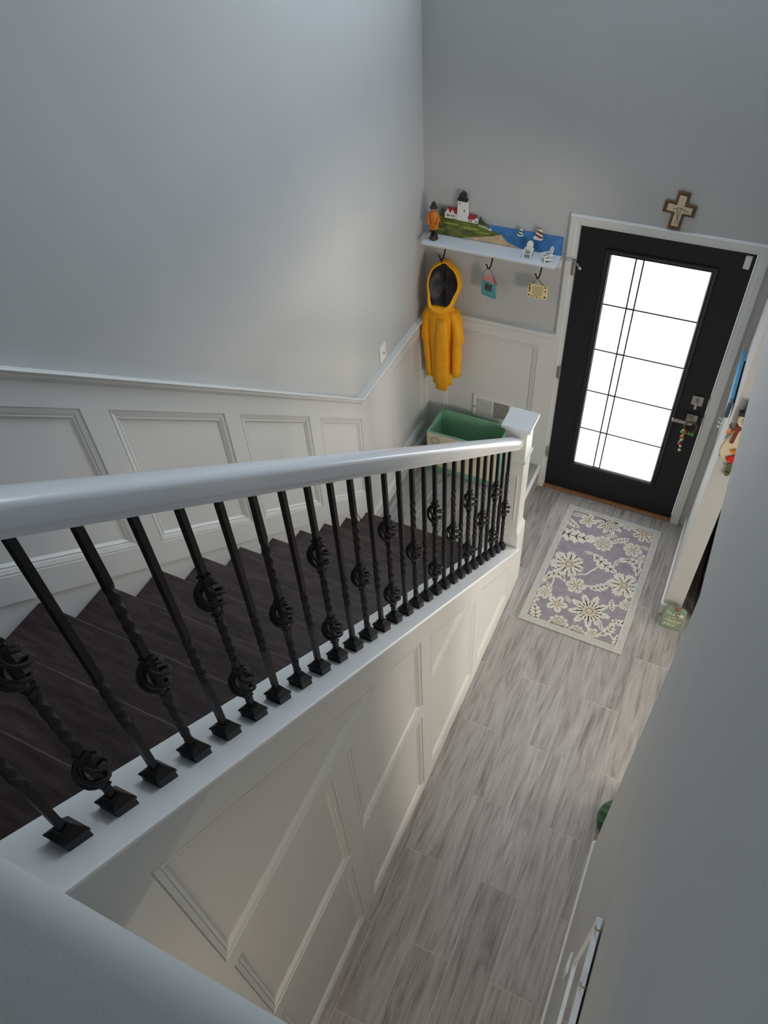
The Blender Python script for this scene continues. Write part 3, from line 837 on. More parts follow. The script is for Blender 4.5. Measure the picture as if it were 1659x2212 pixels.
# two miniature garden chairs
def mini_chair(x, y, rot, label, name='miniature_chair'):
    t = thing(name, label, 'miniature chair', (x, y, SZ), 'miniature chairs on the shelf')
    R = Matrix.Rotation(rot, 3, 'Z')
    def put(mb, nm, mt, bev=0.0):
        mb.v = [R @ (p*0.80) + Vector((x, y, SZ)) for p in mb.v]
        return build(mb, nm, mt, t, bevel=bev)
    put(MB().add([(-0.022,-0.030,0.028),(0.022,-0.030,0.028),(0.022,0.022,0.016),(-0.022,0.022,0.016),(-0.022,-0.030,0.032),(0.022,-0.030,0.032),(0.022,0.022,0.020),(-0.022,0.022,0.020)],
                 [(0,3,2,1),(4,5,6,7),(0,1,5,4),(1,2,6,5),(2,3,7,6),(3,0,4,7)]), 'seat', 'pwhite')
    pts = [(-0.021, 0.018), (0.021, 0.018)] + [(0.024*math.cos(w), 0.072+0.026*math.sin(w)) for w in [PI*i/8 for i in range(9)]]
    put(MB().prism([(a, 0.014+0.30*(b-0.018), b) for a, b in pts], (0, 0.004, 0.001)), 'backrest', 'pwhite')
    for s in (-1, 1):
        put(MB().box(s*0.027-0.0055, s*0.027+0.0055, -0.034, 0.030, 0.047, 0.051), 'armrest', 'pwhite')
        put(MB().box(s*0.026-0.004, s*0.026+0.004, -0.032, -0.025, 0.0, 0.047), 'leg', 'pwhite')
        put(MB().add([(s*0.024-0.002,-0.030,0.022),(s*0.024+0.002,-0.030,0.022),(s*0.024+0.002,0.045,0.0),(s*0.024-0.002,0.045,0.0),(s*0.024-0.002,-0.030,0.032),(s*0.024+0.002,-0.030,0.032),(s*0.024+0.002,0.045,0.008),(s*0.024-0.002,0.045,0.008)],
                 [(0,3,2,1),(4,5,6,7),(0,1,5,4),(1,2,6,5),(2,3,7,6),(3,0,4,7)]), 'side_rail', 'pwhite')
    put(MB().lathe([(0.014,0.0),(0.0195,0.003),(0.0195,0.007),(0.014,0.010)], (0,-0.004,0.027), 14, 1.0, 0.95), 'cushion', 'cushion')
mini_chair(0.680, -0.085, 0.0, 'white miniature garden chair on the shelf facing the room')
mini_chair(0.792, -0.095, -0.85, 'white miniature garden chair turned sideways at the shelf end')

# ---------------------------------------------------------------- yellow raincoat
CXc, CYc = 0.165, -0.115
ct = thing('raincoat', 'yellow hooded raincoat with black lining hanging from the first hook', 'raincoat', (0.155, -0.09, 0.80))
rc = random.Random(3)
def ring(cx, cy, z, wx, wy, fold, ph, n=28, nf=5, tilt=0.0):
    out = []
    for k in range(n):
        w = 2*PI*k/n
        r = 1 + fold*(2.2*abs(math.sin(nf*w/2 + ph)) - 1.3) + 0.6*fold*math.sin(nf*w*1.0 + 2.1*ph + 1.0)
        x = cx + wx*r*math.cos(w); y = cy + wy*r*math.sin(w)
        out.append((max(x, 0.026), min(y, -0.018), z + tilt*(x-cx)))
    return out
rings = []
for z, wx, wy, fo, dx in ((1.445,0.055,0.040,0.02,0.0),(1.425,0.088,0.050,0.03,0.0),(1.38,0.104,0.058,0.05,0.0),(1.30,0.090,0.060,0.11,0.0),(1.20,0.080,0.058,0.15,0.0),(1.08,0.070,0.056,0.19,0.002),(0.97,0.066,0.054,0.20,0.004),(0.88,0.064,0.052,0.22,0.006),(0.83,0.062,0.050,0.22,0.008)):
    rings.append(ring(CXc-0.005+dx, CYc, z, wx, wy, fo, 0.6+0.25*z, tilt=-0.15 if z < 0.9 else 0.0))
build(MB().loft(rings), 'coat_body', 'yellow', ct, smooth=True)
def sleeve(pts, nm):
    rg = []
    for i, (x, y, z, wx, wy) in enumerate(pts):
        rg.append(ring(x, y, z, wx, wy, 0.08, 1.3*i, n=16, nf=3))
    return build(MB().loft(rg), nm, 'yellow', ct, smooth=True)
sleeve([(0.095,CYc,1.415,0.030,0.040),(0.070,CYc,1.36,0.036,0.046),(0.058,CYc-0.005,1.27,0.032,0.044),(0.060,CYc-0.012,1.20,0.034,0.044),(0.062,CYc-0.008,1.17,0.028,0.042),(0.068,CYc,1.07,0.031,0.042),(0.078,CYc,0.96,0.029,0.040),(0.084,CYc,0.885,0.030,0.040)], 'sleeve')
sleeve([(0.235,CYc,1.415,0.030,0.040),(0.262,CYc,1.36,0.036,0.046),(0.276,CYc-0.004,1.27,0.033,0.044),(0.284,CYc-0.010,1.20,0.036,0.044),(0.274,CYc-0.006,1.165,0.029,0.042),(0.272,CYc,1.06,0.032,0.042),(0.270,CYc,0.97,0.028,0.040),(0.272,CYc,0.915,0.026,0.038)], 'sleeve')
# front flap fold
build(MB().loft([ring(CXc+0.020, CYc-0.058, z, wx, 0.012, 0.1, z*3, n=12, nf=2) for z, wx in ((1.37,0.030),(1.25,0.042),(1.10,0.048),(0.95,0.046),(0.81,0.042))]), 'front_flap', 'yellow', ct, smooth=True)
# hood: outer shell, rolled rim, dark lining bowl; opening axis towards the room
HC = Vector((0.172, -0.110, 1.565)); ax = Vector((0.10, -0.93, 0.36)).normalized()
e1 = Vector((1, 0, 0)) - ax*ax.x; e1.normalize(); e2 = ax.cross(e1); e2 = e2 if e2.z > 0 else -e2
def hood_pt(th, w, s=1.0):
    rx, rz, rd = 0.106*s, 0.166*s, 0.085*s
    wob = 1 + 0.045*math.sin(3*w+0.7) + 0.03*math.sin(5*w) + 0.02*math.sin(8*w+1)
    p = HC + e1*(rx*wob*math.sin(th)*math.cos(w)) + e2*(rz*wob*math.sin(th)*math.sin(w)) + ax*(rd*math.cos(th))
    p.y = min(p.y, -0.022); p.x = max(p.x, 0.030)
    return p
NW = 28
rg = [[hood_pt(math.radians(t), 2*PI*k/NW) for k in range(NW)] for t in (63, 70, 78, 90, 105, 120, 135, 150, 165, 176)]
build(MB().loft(rg, cap0=False), 'hood', 'yellow', ct, smooth=True)
build(MB().tube([hood_pt(math.radians(63), 2*PI*k/NW) for k in range(NW)], [0.006 + 0.010*max(0, -math.sin(2*PI*k/NW))**2 for k in range(NW)], 8, closed=True), 'hood_rim', 'yellow', ct, smooth=True)
def bowl(th, w):
    s = math.sin(math.radians(63))*0.98*math.sin(th)
    return HC + e1*(0.112*s*math.cos(w)) + e2*(0.168*s*math.sin(w)) + ax*(0.036 - 0.055*math.cos(th)*(1+0.30*math.sin(3*w+1)*math.sin(2*th)))
rg = [[bowl(math.radians(t), 2*PI*k/NW) for k in range(NW)] for t in (90, 75, 60, 45, 30, 15, 4)]
build(MB().loft(rg, cap0=False), 'hood_lining', 'lining', ct, smooth=True)
# chin strap below the hood and hanging loop
chin = []
for (z, wx, dy) in ((1.462, 0.070, -0.062), (1.440, 0.058, -0.078), (1.412, 0.030, -0.082)):
    chin.append([(CXc+0.004+wx*math.cos(w), CYc+dy+0.014*math.sin(w), z) for w in [2*PI*k/14 for k in range(14)]])
build(MB().loft(chin), 'collar_flap', 'yellow', ct, smooth=True)
build(MB().tube([(0.150, -0.080, 1.700), (0.148, -0.086, 1.728), (0.143, -0.094, 1.738), (0.150, -0.100, 1.722), (0.160, -0.096, 1.700)], 0.003, 6), 'hanging_loop', 'lining', ct)

# ---------------------------------------------------------------- hanging ornaments
def rotz_about(mb, ang, c):
    return mb.rot(Matrix.Rotation(ang, 3, 'Z'), c)
ho_ = thing('house_photo_frame', 'teal house-shaped photo frame with red checked roof hanging from the middle hook', 'photo frame', (0.455, -0.085, 1.54))
hc = (0.455, -0.085, 1.6); A = -0.30
def hb(mb, nm, mt, bev=0.0): return build(rotz_about(mb, A, hc), nm, mt, ho_, bevel=bev)
x0, x1 = 0.405, 0.505
mb = MB().tess([[(x0,1.545),(x1,1.545),(x1,1.650),(x0,1.650)], [(0.428,1.585),(0.482,1.585),(0.482,1.632),(0.428,1.632)]], lambda a, b: (a, -0.090, b))
hb(mb.prism([(x0,-0.080,1.545),(x1,-0.080,1.545),(x1,-0.080,1.650),(x0,-0.080,1.650)], (0,0.004,0)).box(x0,x0+0.022,-0.0899,-0.08,1.545,1.65).box(x1-0.022,x1,-0.0899,-0.08,1.545,1.65).box(x0,x1,-0.0899,-0.08,1.545,1.584).box(x0,x1,-0.0899,-0.08,1.633,1.65), 'frame', 'teal')
hb(MB().box(0.426,0.484,-0.0845,-0.0805,1.583,1.634), 'photo', 'photo')
hb(slabxz([(x0-0.006,1.648),(x1+0.006,1.648),(0.455,1.698)], -0.0915, -0.078), 'roof', 'check')
hb(MB().tube([(x0+0.008,-0.086,1.655),(0.412,-0.086,1.690),(0.437,-0.088,1.722),(0.453,-0.089,1.731),(0.470,-0.088,1.722),(0.496,-0.086,1.690),(x1-0.008,-0.086,1.655)], 0.0013, 5), 'wire', 'iron')
pl = thing('cream_plaque', 'small cream printed plaque hanging by a black cord from the last hook', 'plaque', (0.755, -0.090, 1.62))
px0, px1, pz0, pz1 = 0.699, 0.815, 1.602, 1.690
def rr(x0, x1, z0, z1, r, n=4):
    pts = []
    for cx, cz, a in ((x1-r, z1-r, 0), (x0+r, z1-r, PI/2), (x0+r, z0+r, PI), (x1-r, z0+r, 1.5*PI)):
        for i in range(n+1):
            w = a + PI/2*i/n; pts.append((cx+r*math.cos(w), cz+r*math.sin(w)))
    return pts
build(slabxz(rr(px0, px1, pz0, pz1, 0.010), -0.090, -0.082), 'board', 'plaque', pl)
for i, w in enumerate((0.060, 0.070, 0.062, 0.058, 0.062, 0.044)):
    build(MB().box(0.757-w/2, 0.757+w/2, -0.0906, -0.0898, 1.674-0.0105*i, 1.6765-0.0105*i), 'text_line', 'maroon' if i < 2 else 'ink', pl)
for cx, cz, r, mt in ((0.709,1.680,0.006,'pdark'),(0.803,1.680,0.005,'pdark'),(0.710,1.660,0.007,'maroon'),(0.709,1.644,0.005,'maroon'),(0.708,1.615,0.005,'ink'),(0.725,1.611,0.004,'maroon'),(0.742,1.611,0.004,'ptree'),(0.760,1.610,0.004,'maroon'),(0.778,1.611,0.003,'ink'),(0.804,1.616,0.006,'maroon'),(0.805,1.655,0.004,'ptree')):
    build(slabxz([(cx+r*math.cos(w), cz+r*math.sin(w)*1.2) for w in [2*PI*i/8 for i in range(8)]], -0.0907, -0.0898), 'printed_motif', mt, pl)
build(MB().tube([(0.722,-0.086,1.688),(0.749,-0.092,1.732),(0.790,-0.086,1.688)], 0.002, 6), 'cord', 'iron', pl)

# ---------------------------------------------------------------- wooden box on the landing
bx0, bx1, by0, by1, bz0, bz1, bt = 0.150, 0.665, -0.352, -0.082, ZL, 0.560, 0.014
bx = thing('storage_box', 'open wooden box, green inside with cream front, on the landing', 'box', ((bx0+bx1)/2, (by0+by1)/2, ZL))
build(MB().box(bx0, bx1, by0, by0+bt, bz0+0.048, bz1), 'front_board', 'boxcream', bx, bevel=0.001)
build(MB().box(bx0, bx1, by1-bt, by1, bz0, bz1), 'back_board', 'boxgreen', bx, bevel=0.001)
for a in (bx0, bx1-bt): build(MB().box(a, a+bt, by0+bt, by1-bt, bz0, bz1), 'side_board', 'boxgreen', bx, bevel=0.001)
build(MB().box(bx0+bt, bx1-bt, by0+bt, by1-bt, bz0+0.01, bz0+0.022), 'bottom_board', 'boxgreen', bx)
build(MB().box(bx0-0.004, bx1+0.004, by0-0.005, by0+bt, bz0, bz0+0.048), 'base_strip', 'boxgreen', bx, bevel=0.002)
build(MB().box(bx0+bt, bx0+bt+0.018, by1-bt-0.018, by1-bt, bz0+0.022, bz1-0.03), 'corner_post', 'boxgreen', bx)
build(MB().box(bx0-0.001, bx1+0.001, by0-0.001, by0+bt+0.001, bz1, bz1+0.003), 'top_edge', 'boxgreen', bx)
for r in (0.034, 0.024):
    build(MB().tube([(bx0+0.062+r*math.cos(w), by0-0.0004, 0.495+r*math.sin(w)) for w in [2*PI*i/28 for i in range(28)]], 0.0011, 5, closed=True), 'printed_ring', 'ink', bx)
for k, (dx, z) in enumerate(((0.30,0.40),(0.33,0.39),(0.345,0.36),(0.36,0.41),(0.40,0.37),(0.43,0.40))):
    build(MB().box(bx0+dx, bx0+dx+0.004, by0-0.0008, by0, z, z+0.022), 'printed_mark', 'ink', bx)
lid = thing('clear_lid', 'clear round plastic lid lying on the landing by the box', 'lid', (0.335, -0.515, ZL))
build(MB().lathe([(0.047,0.0),(0.050,0.002),(0.050,0.008),(0.046,0.010),(0.044,0.006),(0.001,0.006)], (0.335,-0.515,ZL), 24), 'disc', 'clear', lid, smooth=True)
build(MB().tube([(0.335+0.049*math.cos(w), -0.515+0.049*math.sin(w), ZL+0.009) for w in [2*PI*i/24 for i in range(24)]], 0.0022, 6, closed=True), 'rim', 'clear', lid, smooth=True)

# ---------------------------------------------------------------- return-air vent
vt = thing('wall_vent', 'white wall vent grille with vertical louvres above the green box', 'vent', (0.505, -0.004, 0.508))
vx0, vx1, vz0, vz1 = 0.362, 0.652, 0.508, 0.702
mb = MB()
for b_ in ((vx0,vx0+0.026,vz0,vz1),(vx1-0.026,vx1,vz0,vz1),(vx0+0.026,vx1-0.026,vz0,vz0+0.026),(vx0+0.026,vx1-0.026,vz1-0.026,vz1),(0.502,0.512,vz0+0.026,vz1-0.026)):
    mb.box(b_[0], b_[1], -0.014, -0.0042, b_[2], b_[3])
build(mb, 'vent_frame', 'plastic', vt)
build(MB().box(vx0+0.010,vx1-0.010,-0.0060,-0.0045,vz0+0.010,vz1-0.010), 'vent_backing', 'ventdark', vt)
mb = MB()
for k in range(16): mb.box(vx0+0.030+k*0.0070, vx0+0.0342+k*0.0070, -0.0125, -0.0062, vz0+0.020, vz1-0.020)
for k in range(16): mb.box(0.516+k*0.0070, 0.5174+k*0.0070, -0.0125, -0.0062, vz0+0.020, vz1-0.020)
lo = build(mb, 'louvres', 'plastic', vt); lo['kind'] = 'stuff'
build(MB().box(vx0+0.010, vx0+0.015, -0.022, -0.014, 0.592, 0.606), 'vent_lever', 'nickel', vt)

# ---------------------------------------------------------------- wall plates
ol = thing('cable_wall_plate', 'white wall plate with a small jack above the left chair rail', 'wall plate', (0.0, -0.655, 1.32))
build(MB().box(0.0, 0.006, -0.693, -0.615, 1.338, 1.455), 'plate', 'plastic', ol, bevel=0.002)
build(MB().tube([(0.005,-0.655,1.395),(0.018,-0.655,1.395)], 0.0055, 8), 'jack', 'nickel', ol)
sw = thing('light_switch', 'white three-toggle light switch on the right wall beside the front door', 'light switch', (W_R, -0.07, 1.0))
build(MB().box(W_R-0.006, W_R, -0.150, 0.0-0.004, 0.93, 1.05), 'plate', 'plastic', sw, bevel=0.002)
for y in (-0.030, -0.070, -0.110): build(MB().tube([(W_R-0.004, y, 0.995), (W_R-0.024, y, 1.008)], [0.005, 0.006], 8), 'toggle', 'plastic', sw)
op = thing('outlet_plate', 'white outlet plate low on the right wall below the mirror', 'wall plate', (W_R, -3.17, 0.70))
build(MB().box(W_R-0.007, W_R, -3.215, -3.135, 0.70, 0.82), 'plate', 'plastic', op, bevel=0.002)
for z in (0.735, 0.785): build(MB().box(W_R-0.0085, W_R-0.006, -3.19, -3.16, z-0.014, z+0.014), 'socket', 'plastic', op)

# ---------------------------------------------------------------- cross above the door
cr = thing('wall_cross', 'small brown wooden cross with beige inlay above the front door', 'cross', (1.428, -0.001, 2.112))
cc = (1.427, 0, 2.212); RT = Matrix.Rotation(math.radians(4.5), 3, 'Y')
def cross_poly(w, hx, zu, zd): return [(-w,-zd),(w,-zd),(w,-w+0.012),(hx,-w+0.012),(hx,w+0.012),(w,w+0.012),(w,zu),(-w,zu),(-w,w+0.012),(-hx,w+0.012),(-hx,-w+0.012),(-w,-w+0.012)]
for nm, args, y0, y1, mt in (('cross_body', (0.031,0.080,0.100,0.098), -0.014, -0.001, 'crosswood'), ('inlay', (0.018,0.062,0.082,0.080), -0.018, -0.0135, 'crossin')):
    mb = slabxz([(cc[0]+a, cc[2]+b) for a, b in cross_poly(*args)], y0, y1)
    mb.rot(RT, cc); build(mb, nm, mt, cr, bevel=0.002)
mb = MB()
for s in (1, -1): mb.tube([(1.427-0.012*s, -0.0185, 2.150), (1.427+0.004*s, -0.019, 2.19), (1.427+0.010*s, -0.0185, 2.235)], 0.0012, 5)
mb.tube([(1.395,-0.019,2.222),(1.427,-0.019,2.232),(1.470,-0.019,2.218)], 0.0012, 5)
build(mb, 'scroll_line', 'crosswood', cr)
build(MB().tube([(1.412,-0.004,2.31),(1.420,-0.004,2.320),(1.428,-0.004,2.312)], 0.0018, 6), 'hanging_ring', 'nickel', cr)

# ---------------------------------------------------------------- ornament on the door lever
jo = thing('bell_ornament', 'twig ring ornament with beads and bells hanging on the door lever', 'ornament', (1.785, -0.05, 0.70))
build(MB().tube([(1.798+0.036*math.cos(w), -0.045+0.006*math.sin(2*w), 0.898+0.040*math.sin(w)) for w in [2*PI*i/24 for i in range(24)]], 0.0045, 7, closed=True), 'twig_ring', 'crosswood', jo, smooth=True)
for k, (dx, z, r, mt) in enumerate(((-0.030,0.862,0.010,'beadgold'),(-0.018,0.852,0.011,'beadred'),(0.006,0.846,0.011,'beadgreen'),(-0.038,0.850,0.009,'beadgreen'),(-0.022,0.836,0.009,'beadgold'),(-0.026,0.820,0.009,'beadgold'),(-0.032,0.806,0.010,'beadred'),(-0.020,0.800,0.008,'beadgold'),(-0.024,0.784,0.009,'beadwhite'),(-0.018,0.772,0.009,'beaddark'),(-0.030,0.768,0.009,'beadgreen'),(-0.030,0.752,0.010,'beadred'),(-0.018,0.752,0.008,'beaddark'),(-0.020,0.736,0.009,'beadwhite'),(-0.020,0.720,0.009,'beaddark'),(-0.018,0.704,0.009,'beadwhite'),(-0.018,0.690,0.008,'maroon'))):
    build(MB().ball((1.795+dx, -0.046-0.004*(k % 2), z), r, 10), 'bead', mt, jo, smooth=True)
for s in (-1, 1):
    build(MB().prism([(1.795,-0.052,0.848),(1.795+s*0.034,-0.056,0.862),(1.795+s*0.036,-0.056,0.838)], (0,0.004,0)), 'bow_loop', 'beadgreen', jo)
build(MB().tube([(1.775,-0.045,0.865),(1.776,-0.045,0.69)], 0.0012, 5), 'string', 'beadgold', jo)

# ---------------------------------------------------------------- blue plank sign on the right wall
bp_ = thing('blue_plank_sign', 'blue wooden plank sign fixed to the right wall near the door', 'sign', (W_R, -0.34, 1.45))
build(MB().box(1.936, 1.956, -0.545, -0.10, 1.45, 1.55), 'plank', 'blueplank', bp_, bevel=0.003)
build(MB().box(1.935, 1.957, -0.585, -0.5452, 1.449, 1.551), 'end_cap', 'greyend', bp_, bevel=0.006)
build(MB().box(1.956, W_R, -0.50, -0.14, 1.49, 1.51), 'hanging_batten', 'pdark', bp_)

# ---------------------------------------------------------------- snowman wall hanging on the wall end
YJ = OPEN0
sm = thing('snowman_hanging', 'cream snowman wall hanging with red cardinal on the end of the right wall', 'wall hanging', (2.015, YJ, 1.33))
def oval(cx, cz, rx, rz, n=18): return [(cx+rx*math.cos(w), cz+rz*math.sin(w)) for w in [2*PI*i/n for i in range(n)]]
build(slabxz([(2.005,1.365),(1.972,1.390),(1.958,1.43),(1.962,1.48),(1.985,1.545),(2.000,1.60),(2.05,1.60),(2.075,1.52),(2.085,1.44),(2.06,1.38)], YJ-0.022, YJ-0.002), 'snowman_body', 'snow', sm, bevel=0.005)
build(slabxz(oval(2.022,1.645,0.034,0.044), YJ-0.026, YJ-0.002), 'snowman_head', 'snow', sm, bevel=0.005)
build(slabxz([(1.985,1.672),(2.060,1.672),(2.060,1.690),(2.045,1.692),(2.045,1.760),(2.005,1.760),(2.002,1.692),(1.985,1.690)], YJ-0.030, YJ-0.002), 'top_hat', 'pdark', sm, bevel=0.002)
build(slabxz([(1.990,1.585),(2.055,1.590),(2.05,1.610),(1.992,1.607)], YJ-0.030, YJ-0.003), 'scarf', 'maroon', sm)
build(slabxz([(1.992,1.500),(2.008,1.500),(2.016,1.600),(1.998,1.600)], YJ-0.029, YJ-0.0225), 'scarf_tail', 'maroon', sm)
build(MB().tube([(1.988,YJ-0.02,1.58),(1.972,YJ-0.03,1.600),(1.968,YJ-0.035,1.625)], 0.0022, 5).tube([(1.972,YJ-0.03,1.600),(1.960,YJ-0.035,1.615)], 0.0018, 5), 'twig_arm', 'pdark', sm)
for x, z in ((2.012,1.655),(2.030,1.655)): build(MB().ball((x,YJ-0.028,z),0.003,6), 'eye', 'pdark', sm)
build(MB().tube([(2.021,YJ-0.026,1.643),(2.012,YJ-0.045,1.636)], [0.004,0.001], 6), 'carrot_nose', 'orange', sm)
build(slabxz([(2.000,1.405),(2.014,1.415),(2.050,1.445),(2.075,1.43),(2.060,1.395),(2.040,1.378),(2.018,1.385),(2.010,1.378)], YJ-0.032, YJ-0.0225), 'cardinal', 'red', sm, bevel=0.002)
build(slabxz([(2.008,1.452),(2.030,1.470),(2.040,1.452),(2.022,1.440)], YJ-0.031, YJ-0.0225), 'yellow_bird', 'orange', sm)
build(slabxz([(1.960,1.560),(1.975,1.575),(1.985,1.562),(1.970,1.552)], YJ-0.026, YJ-0.008), 'small_bird', 'orange', sm)
for cx, cz in ((2.030,1.345),(2.036,1.315),(2.032,1.290)): build(slabxz(oval(cx,cz,0.014,0.017,12), YJ-0.016, YJ-0.004), 'leaf', 'olive', sm)
build(MB().tube([(2.034,YJ-0.008,1.375),(2.036,YJ-0.009,1.28)], 0.0015, 5), 'leaf_stem', 'olive', sm)

# ---------------------------------------------------------------- happy place sign on the floor
hs = thing('happy_place_sign', 'sage green block sign reading This is my happy place on the floor', 'sign', (2.045, -0.885, 0.0))
lean = Matrix.Rotation(math.radians(-14), 3, 'X'); hcz = (2.045, -0.895, 0.0)
def hsb(mb, nm, mt, bev=0.0, smooth=False):
    mb.rot(lean, hcz); return build(mb, nm, mt, hs, bevel=bev, smooth=smooth)
outline = [(1.981,0.0),(2.108,0.0),(2.117,0.020),(2.114,0.10),(2.108,0.150),(2.094,0.168),(2.05,0.171),(2.000,0.170),(1.984,0.155),(1.978,0.10),(1.974,0.020)]
hsb(slabxz(outline, -0.904, -0.880), 'block', 'sage', 0.004)
def text_mesh(body, size, x, z, shear, y=-0.9046):
    cu = bpy.data.curves.new('lettering', 'FONT'); cu.body = body; cu.size = size; cu.shear = shear; cu.extrude = 0.0004; cu.resolution_u = 2
    to = bpy.data.objects.new('lettering', cu); COL.objects.link(to)
    bpy.context.view_layer.update()
    me = to.evaluated_get(bpy.context.evaluated_depsgraph_get()).to_mesh()
    mb = MB(); mb.add([(x + v.co.x, y - v.co.z, z + v.co.y) for v in me.vertices], [tuple(p.vertices) for p in me.polygons])
    to.evaluated_get(bpy.context.evaluated_depsgraph_get()).to_mesh_clear()
    bpy.data.objects.remove(to); bpy.data.curves.remove(cu)
    return mb
for tx, s, x, z, shr in (('This', 0.033, 1.992, 0.106, 0.1), ('is my', 0.022, 2.012, 0.084, 0.1), ('Happy', 0.036, 1.994, 0.055, 0.35), ('place', 0.034, 1.994, 0.024, 0.35)):
    hsb(text_mesh(tx, s, x, z, shr), 'lettering', 'lettering')
star = []
for i in range(10):
    w = PI/2 + 0.25 + PI*i/5; r = 0.025 if i % 2 == 0 else 0.0075
    star.append((2.083+r*math.cos(w), 0.120+r*math.sin(w)))
hsb(slabxz(star, -0.9085, -0.9035), 'starfish', 'lettering')
hsb(MB().tube([(2.030,-0.892,0.172),(2.040,-0.905,0.160),(2.050,-0.910,0.150),(2.062,-0.906,0.156),(2.068,-0.892,0.172)], 0.004, 6).tube([(2.035,-0.900,0.170),(2.048,-0.909,0.166),(2.062,-0.900,0.170)], 0.0035, 6), 'rope_knot', 'rope')

# ---------------------------------------------------------------- mirror on the right wall
mr = thing('wall_mirror', 'white framed mirror hung on the right wall near the camera', 'mirror', (W_R, -3.75, 1.35))
fx0 = 1.943
my0, my1, mz0, mz1, fw = -4.0, -3.30, 1.37, 1.85, 0.013
build(MB().box(fx0+0.006, fx0+0.009, my0+fw, my1-fw, mz0+fw, mz1-fw), 'mirror_glass', 'mirror', mr)
for bxs in ((my0, my1, mz1-fw, mz1), (my0, my1, mz0, mz0+fw)): build(MB().box(fx0, fx0+0.016, bxs[0], bxs[1], bxs[2], bxs[3]), 'frame_rail', 'framewhite', mr, bevel=0.0015)
for bxs in ((my1-fw, my1, mz0+fw, mz1-fw), (my0, my0+fw, mz0+fw, mz1-fw)): build(MB().box(fx0+0.0005, fx0+0.0155, bxs[0], bxs[1], bxs[2], bxs[3]), 'frame_stile', 'framewhite', mr, bevel=0.0015)
for y in (-3.325, -3.47): build(MB().tube([(fx0+0.004, y, mz1-0.003), (fx0+0.002, y-0.010, mz1+0.012), (fx0+0.010, y-0.014, mz1+0.016), (W_R, y-0.010, mz1+0.012)], 0.0022, 6), 'hanger', 'brass', mr)

# ---------------------------------------------------------------- things glimpsed through the opening
gp = thing('green_ribbed_pot', 'dark green ribbed round pot on the floor behind the near wall end', 'pot', (2.050, -2.265, 0.0))
build(MB().lathe([(0.055,0.0),(0.090,0.020),(0.112,0.065),(0.115,0.105),(0.100,0.150),(0.072,0.175),(0.066,0.190)], (2.050,-2.265,0.0), 24), 'pot_body', 'pot', gp, smooth=True)
build(MB().tube([(2.050+0.068*math.cos(w), -2.265+0.068*math.sin(w), 0.192) for w in [2*PI*i/24 for i in range(24)]], 0.006, 6, closed=True), 'pot_rim', 'pot', gp, smooth=True)
sf = thing('leather_armchair', 'dark brown leather armchair just beyond the right wall end', 'armchair', (2.62, -0.42, 0.0))
build(MB().box(2.14, 3.10, -0.80, -0.04, 0.06, 0.36), 'base', 'leather', sf, bevel=0.03, seg=2)
build(MB().box(2.32, 2.92, -0.82, -0.26, 0.365, 0.50), 'seat_cushion', 'leather', sf, bevel=0.04, seg=2)
build(MB().box(2.14, 3.10, -0.255, -0.04, 0.365, 0.95), 'backrest', 'leather', sf, bevel=0.05, seg=2)
for a in (2.12, 2.925): build(MB().box(a, a+0.195, -0.82, -0.258, 0.365, 0.66), 'armrest', 'leather', sf, bevel=0.05, seg=2)
for a in (2.18, 3.02):
    for b in (-0.76, -0.10): build(MB().lathe([(0.020,0.0),(0.028,0.06)], (a, b, 0.0), 10), 'leg', 'brown', sf)

# ---------------------------------------------------------------- rug
RX, RY, RW, RH, RTH = 1.4905, -0.666, 0.666, 1.090, math.radians(-1.1)
rg_ = thing('floral_rug', 'mauve-grey doormat rug with cream floral pattern before the front door', 'rug', (RX, RY, 0.0))
RR = Matrix.Rotation(RTH, 3, 'Z')
def rugput(mb, nm, mt, bev=0.0, up=False):
    mb.v = [RR @ p + Vector((RX, RY, 0)) for p in mb.v]
    return build(mb, nm, mt, rg_, bevel=bev, face_up=up)
hw, hh = RW/2, RH/2
rugput(MB().box(-hw, hw, -hh, hh, 0.0, 0.009), 'border', 'rugborder', 0.003)
rugput(MB().box(-hw+0.040, hw-0.040, -hh+0.040, hh-0.040, 0.0091, 0.0098), 'piping', 'rugcream')
rugput(MB().box(-hw+0.046, hw-0.046, -hh+0.046, hh-0.046, 0.0099, 0.0106), 'field', 'rugfield')
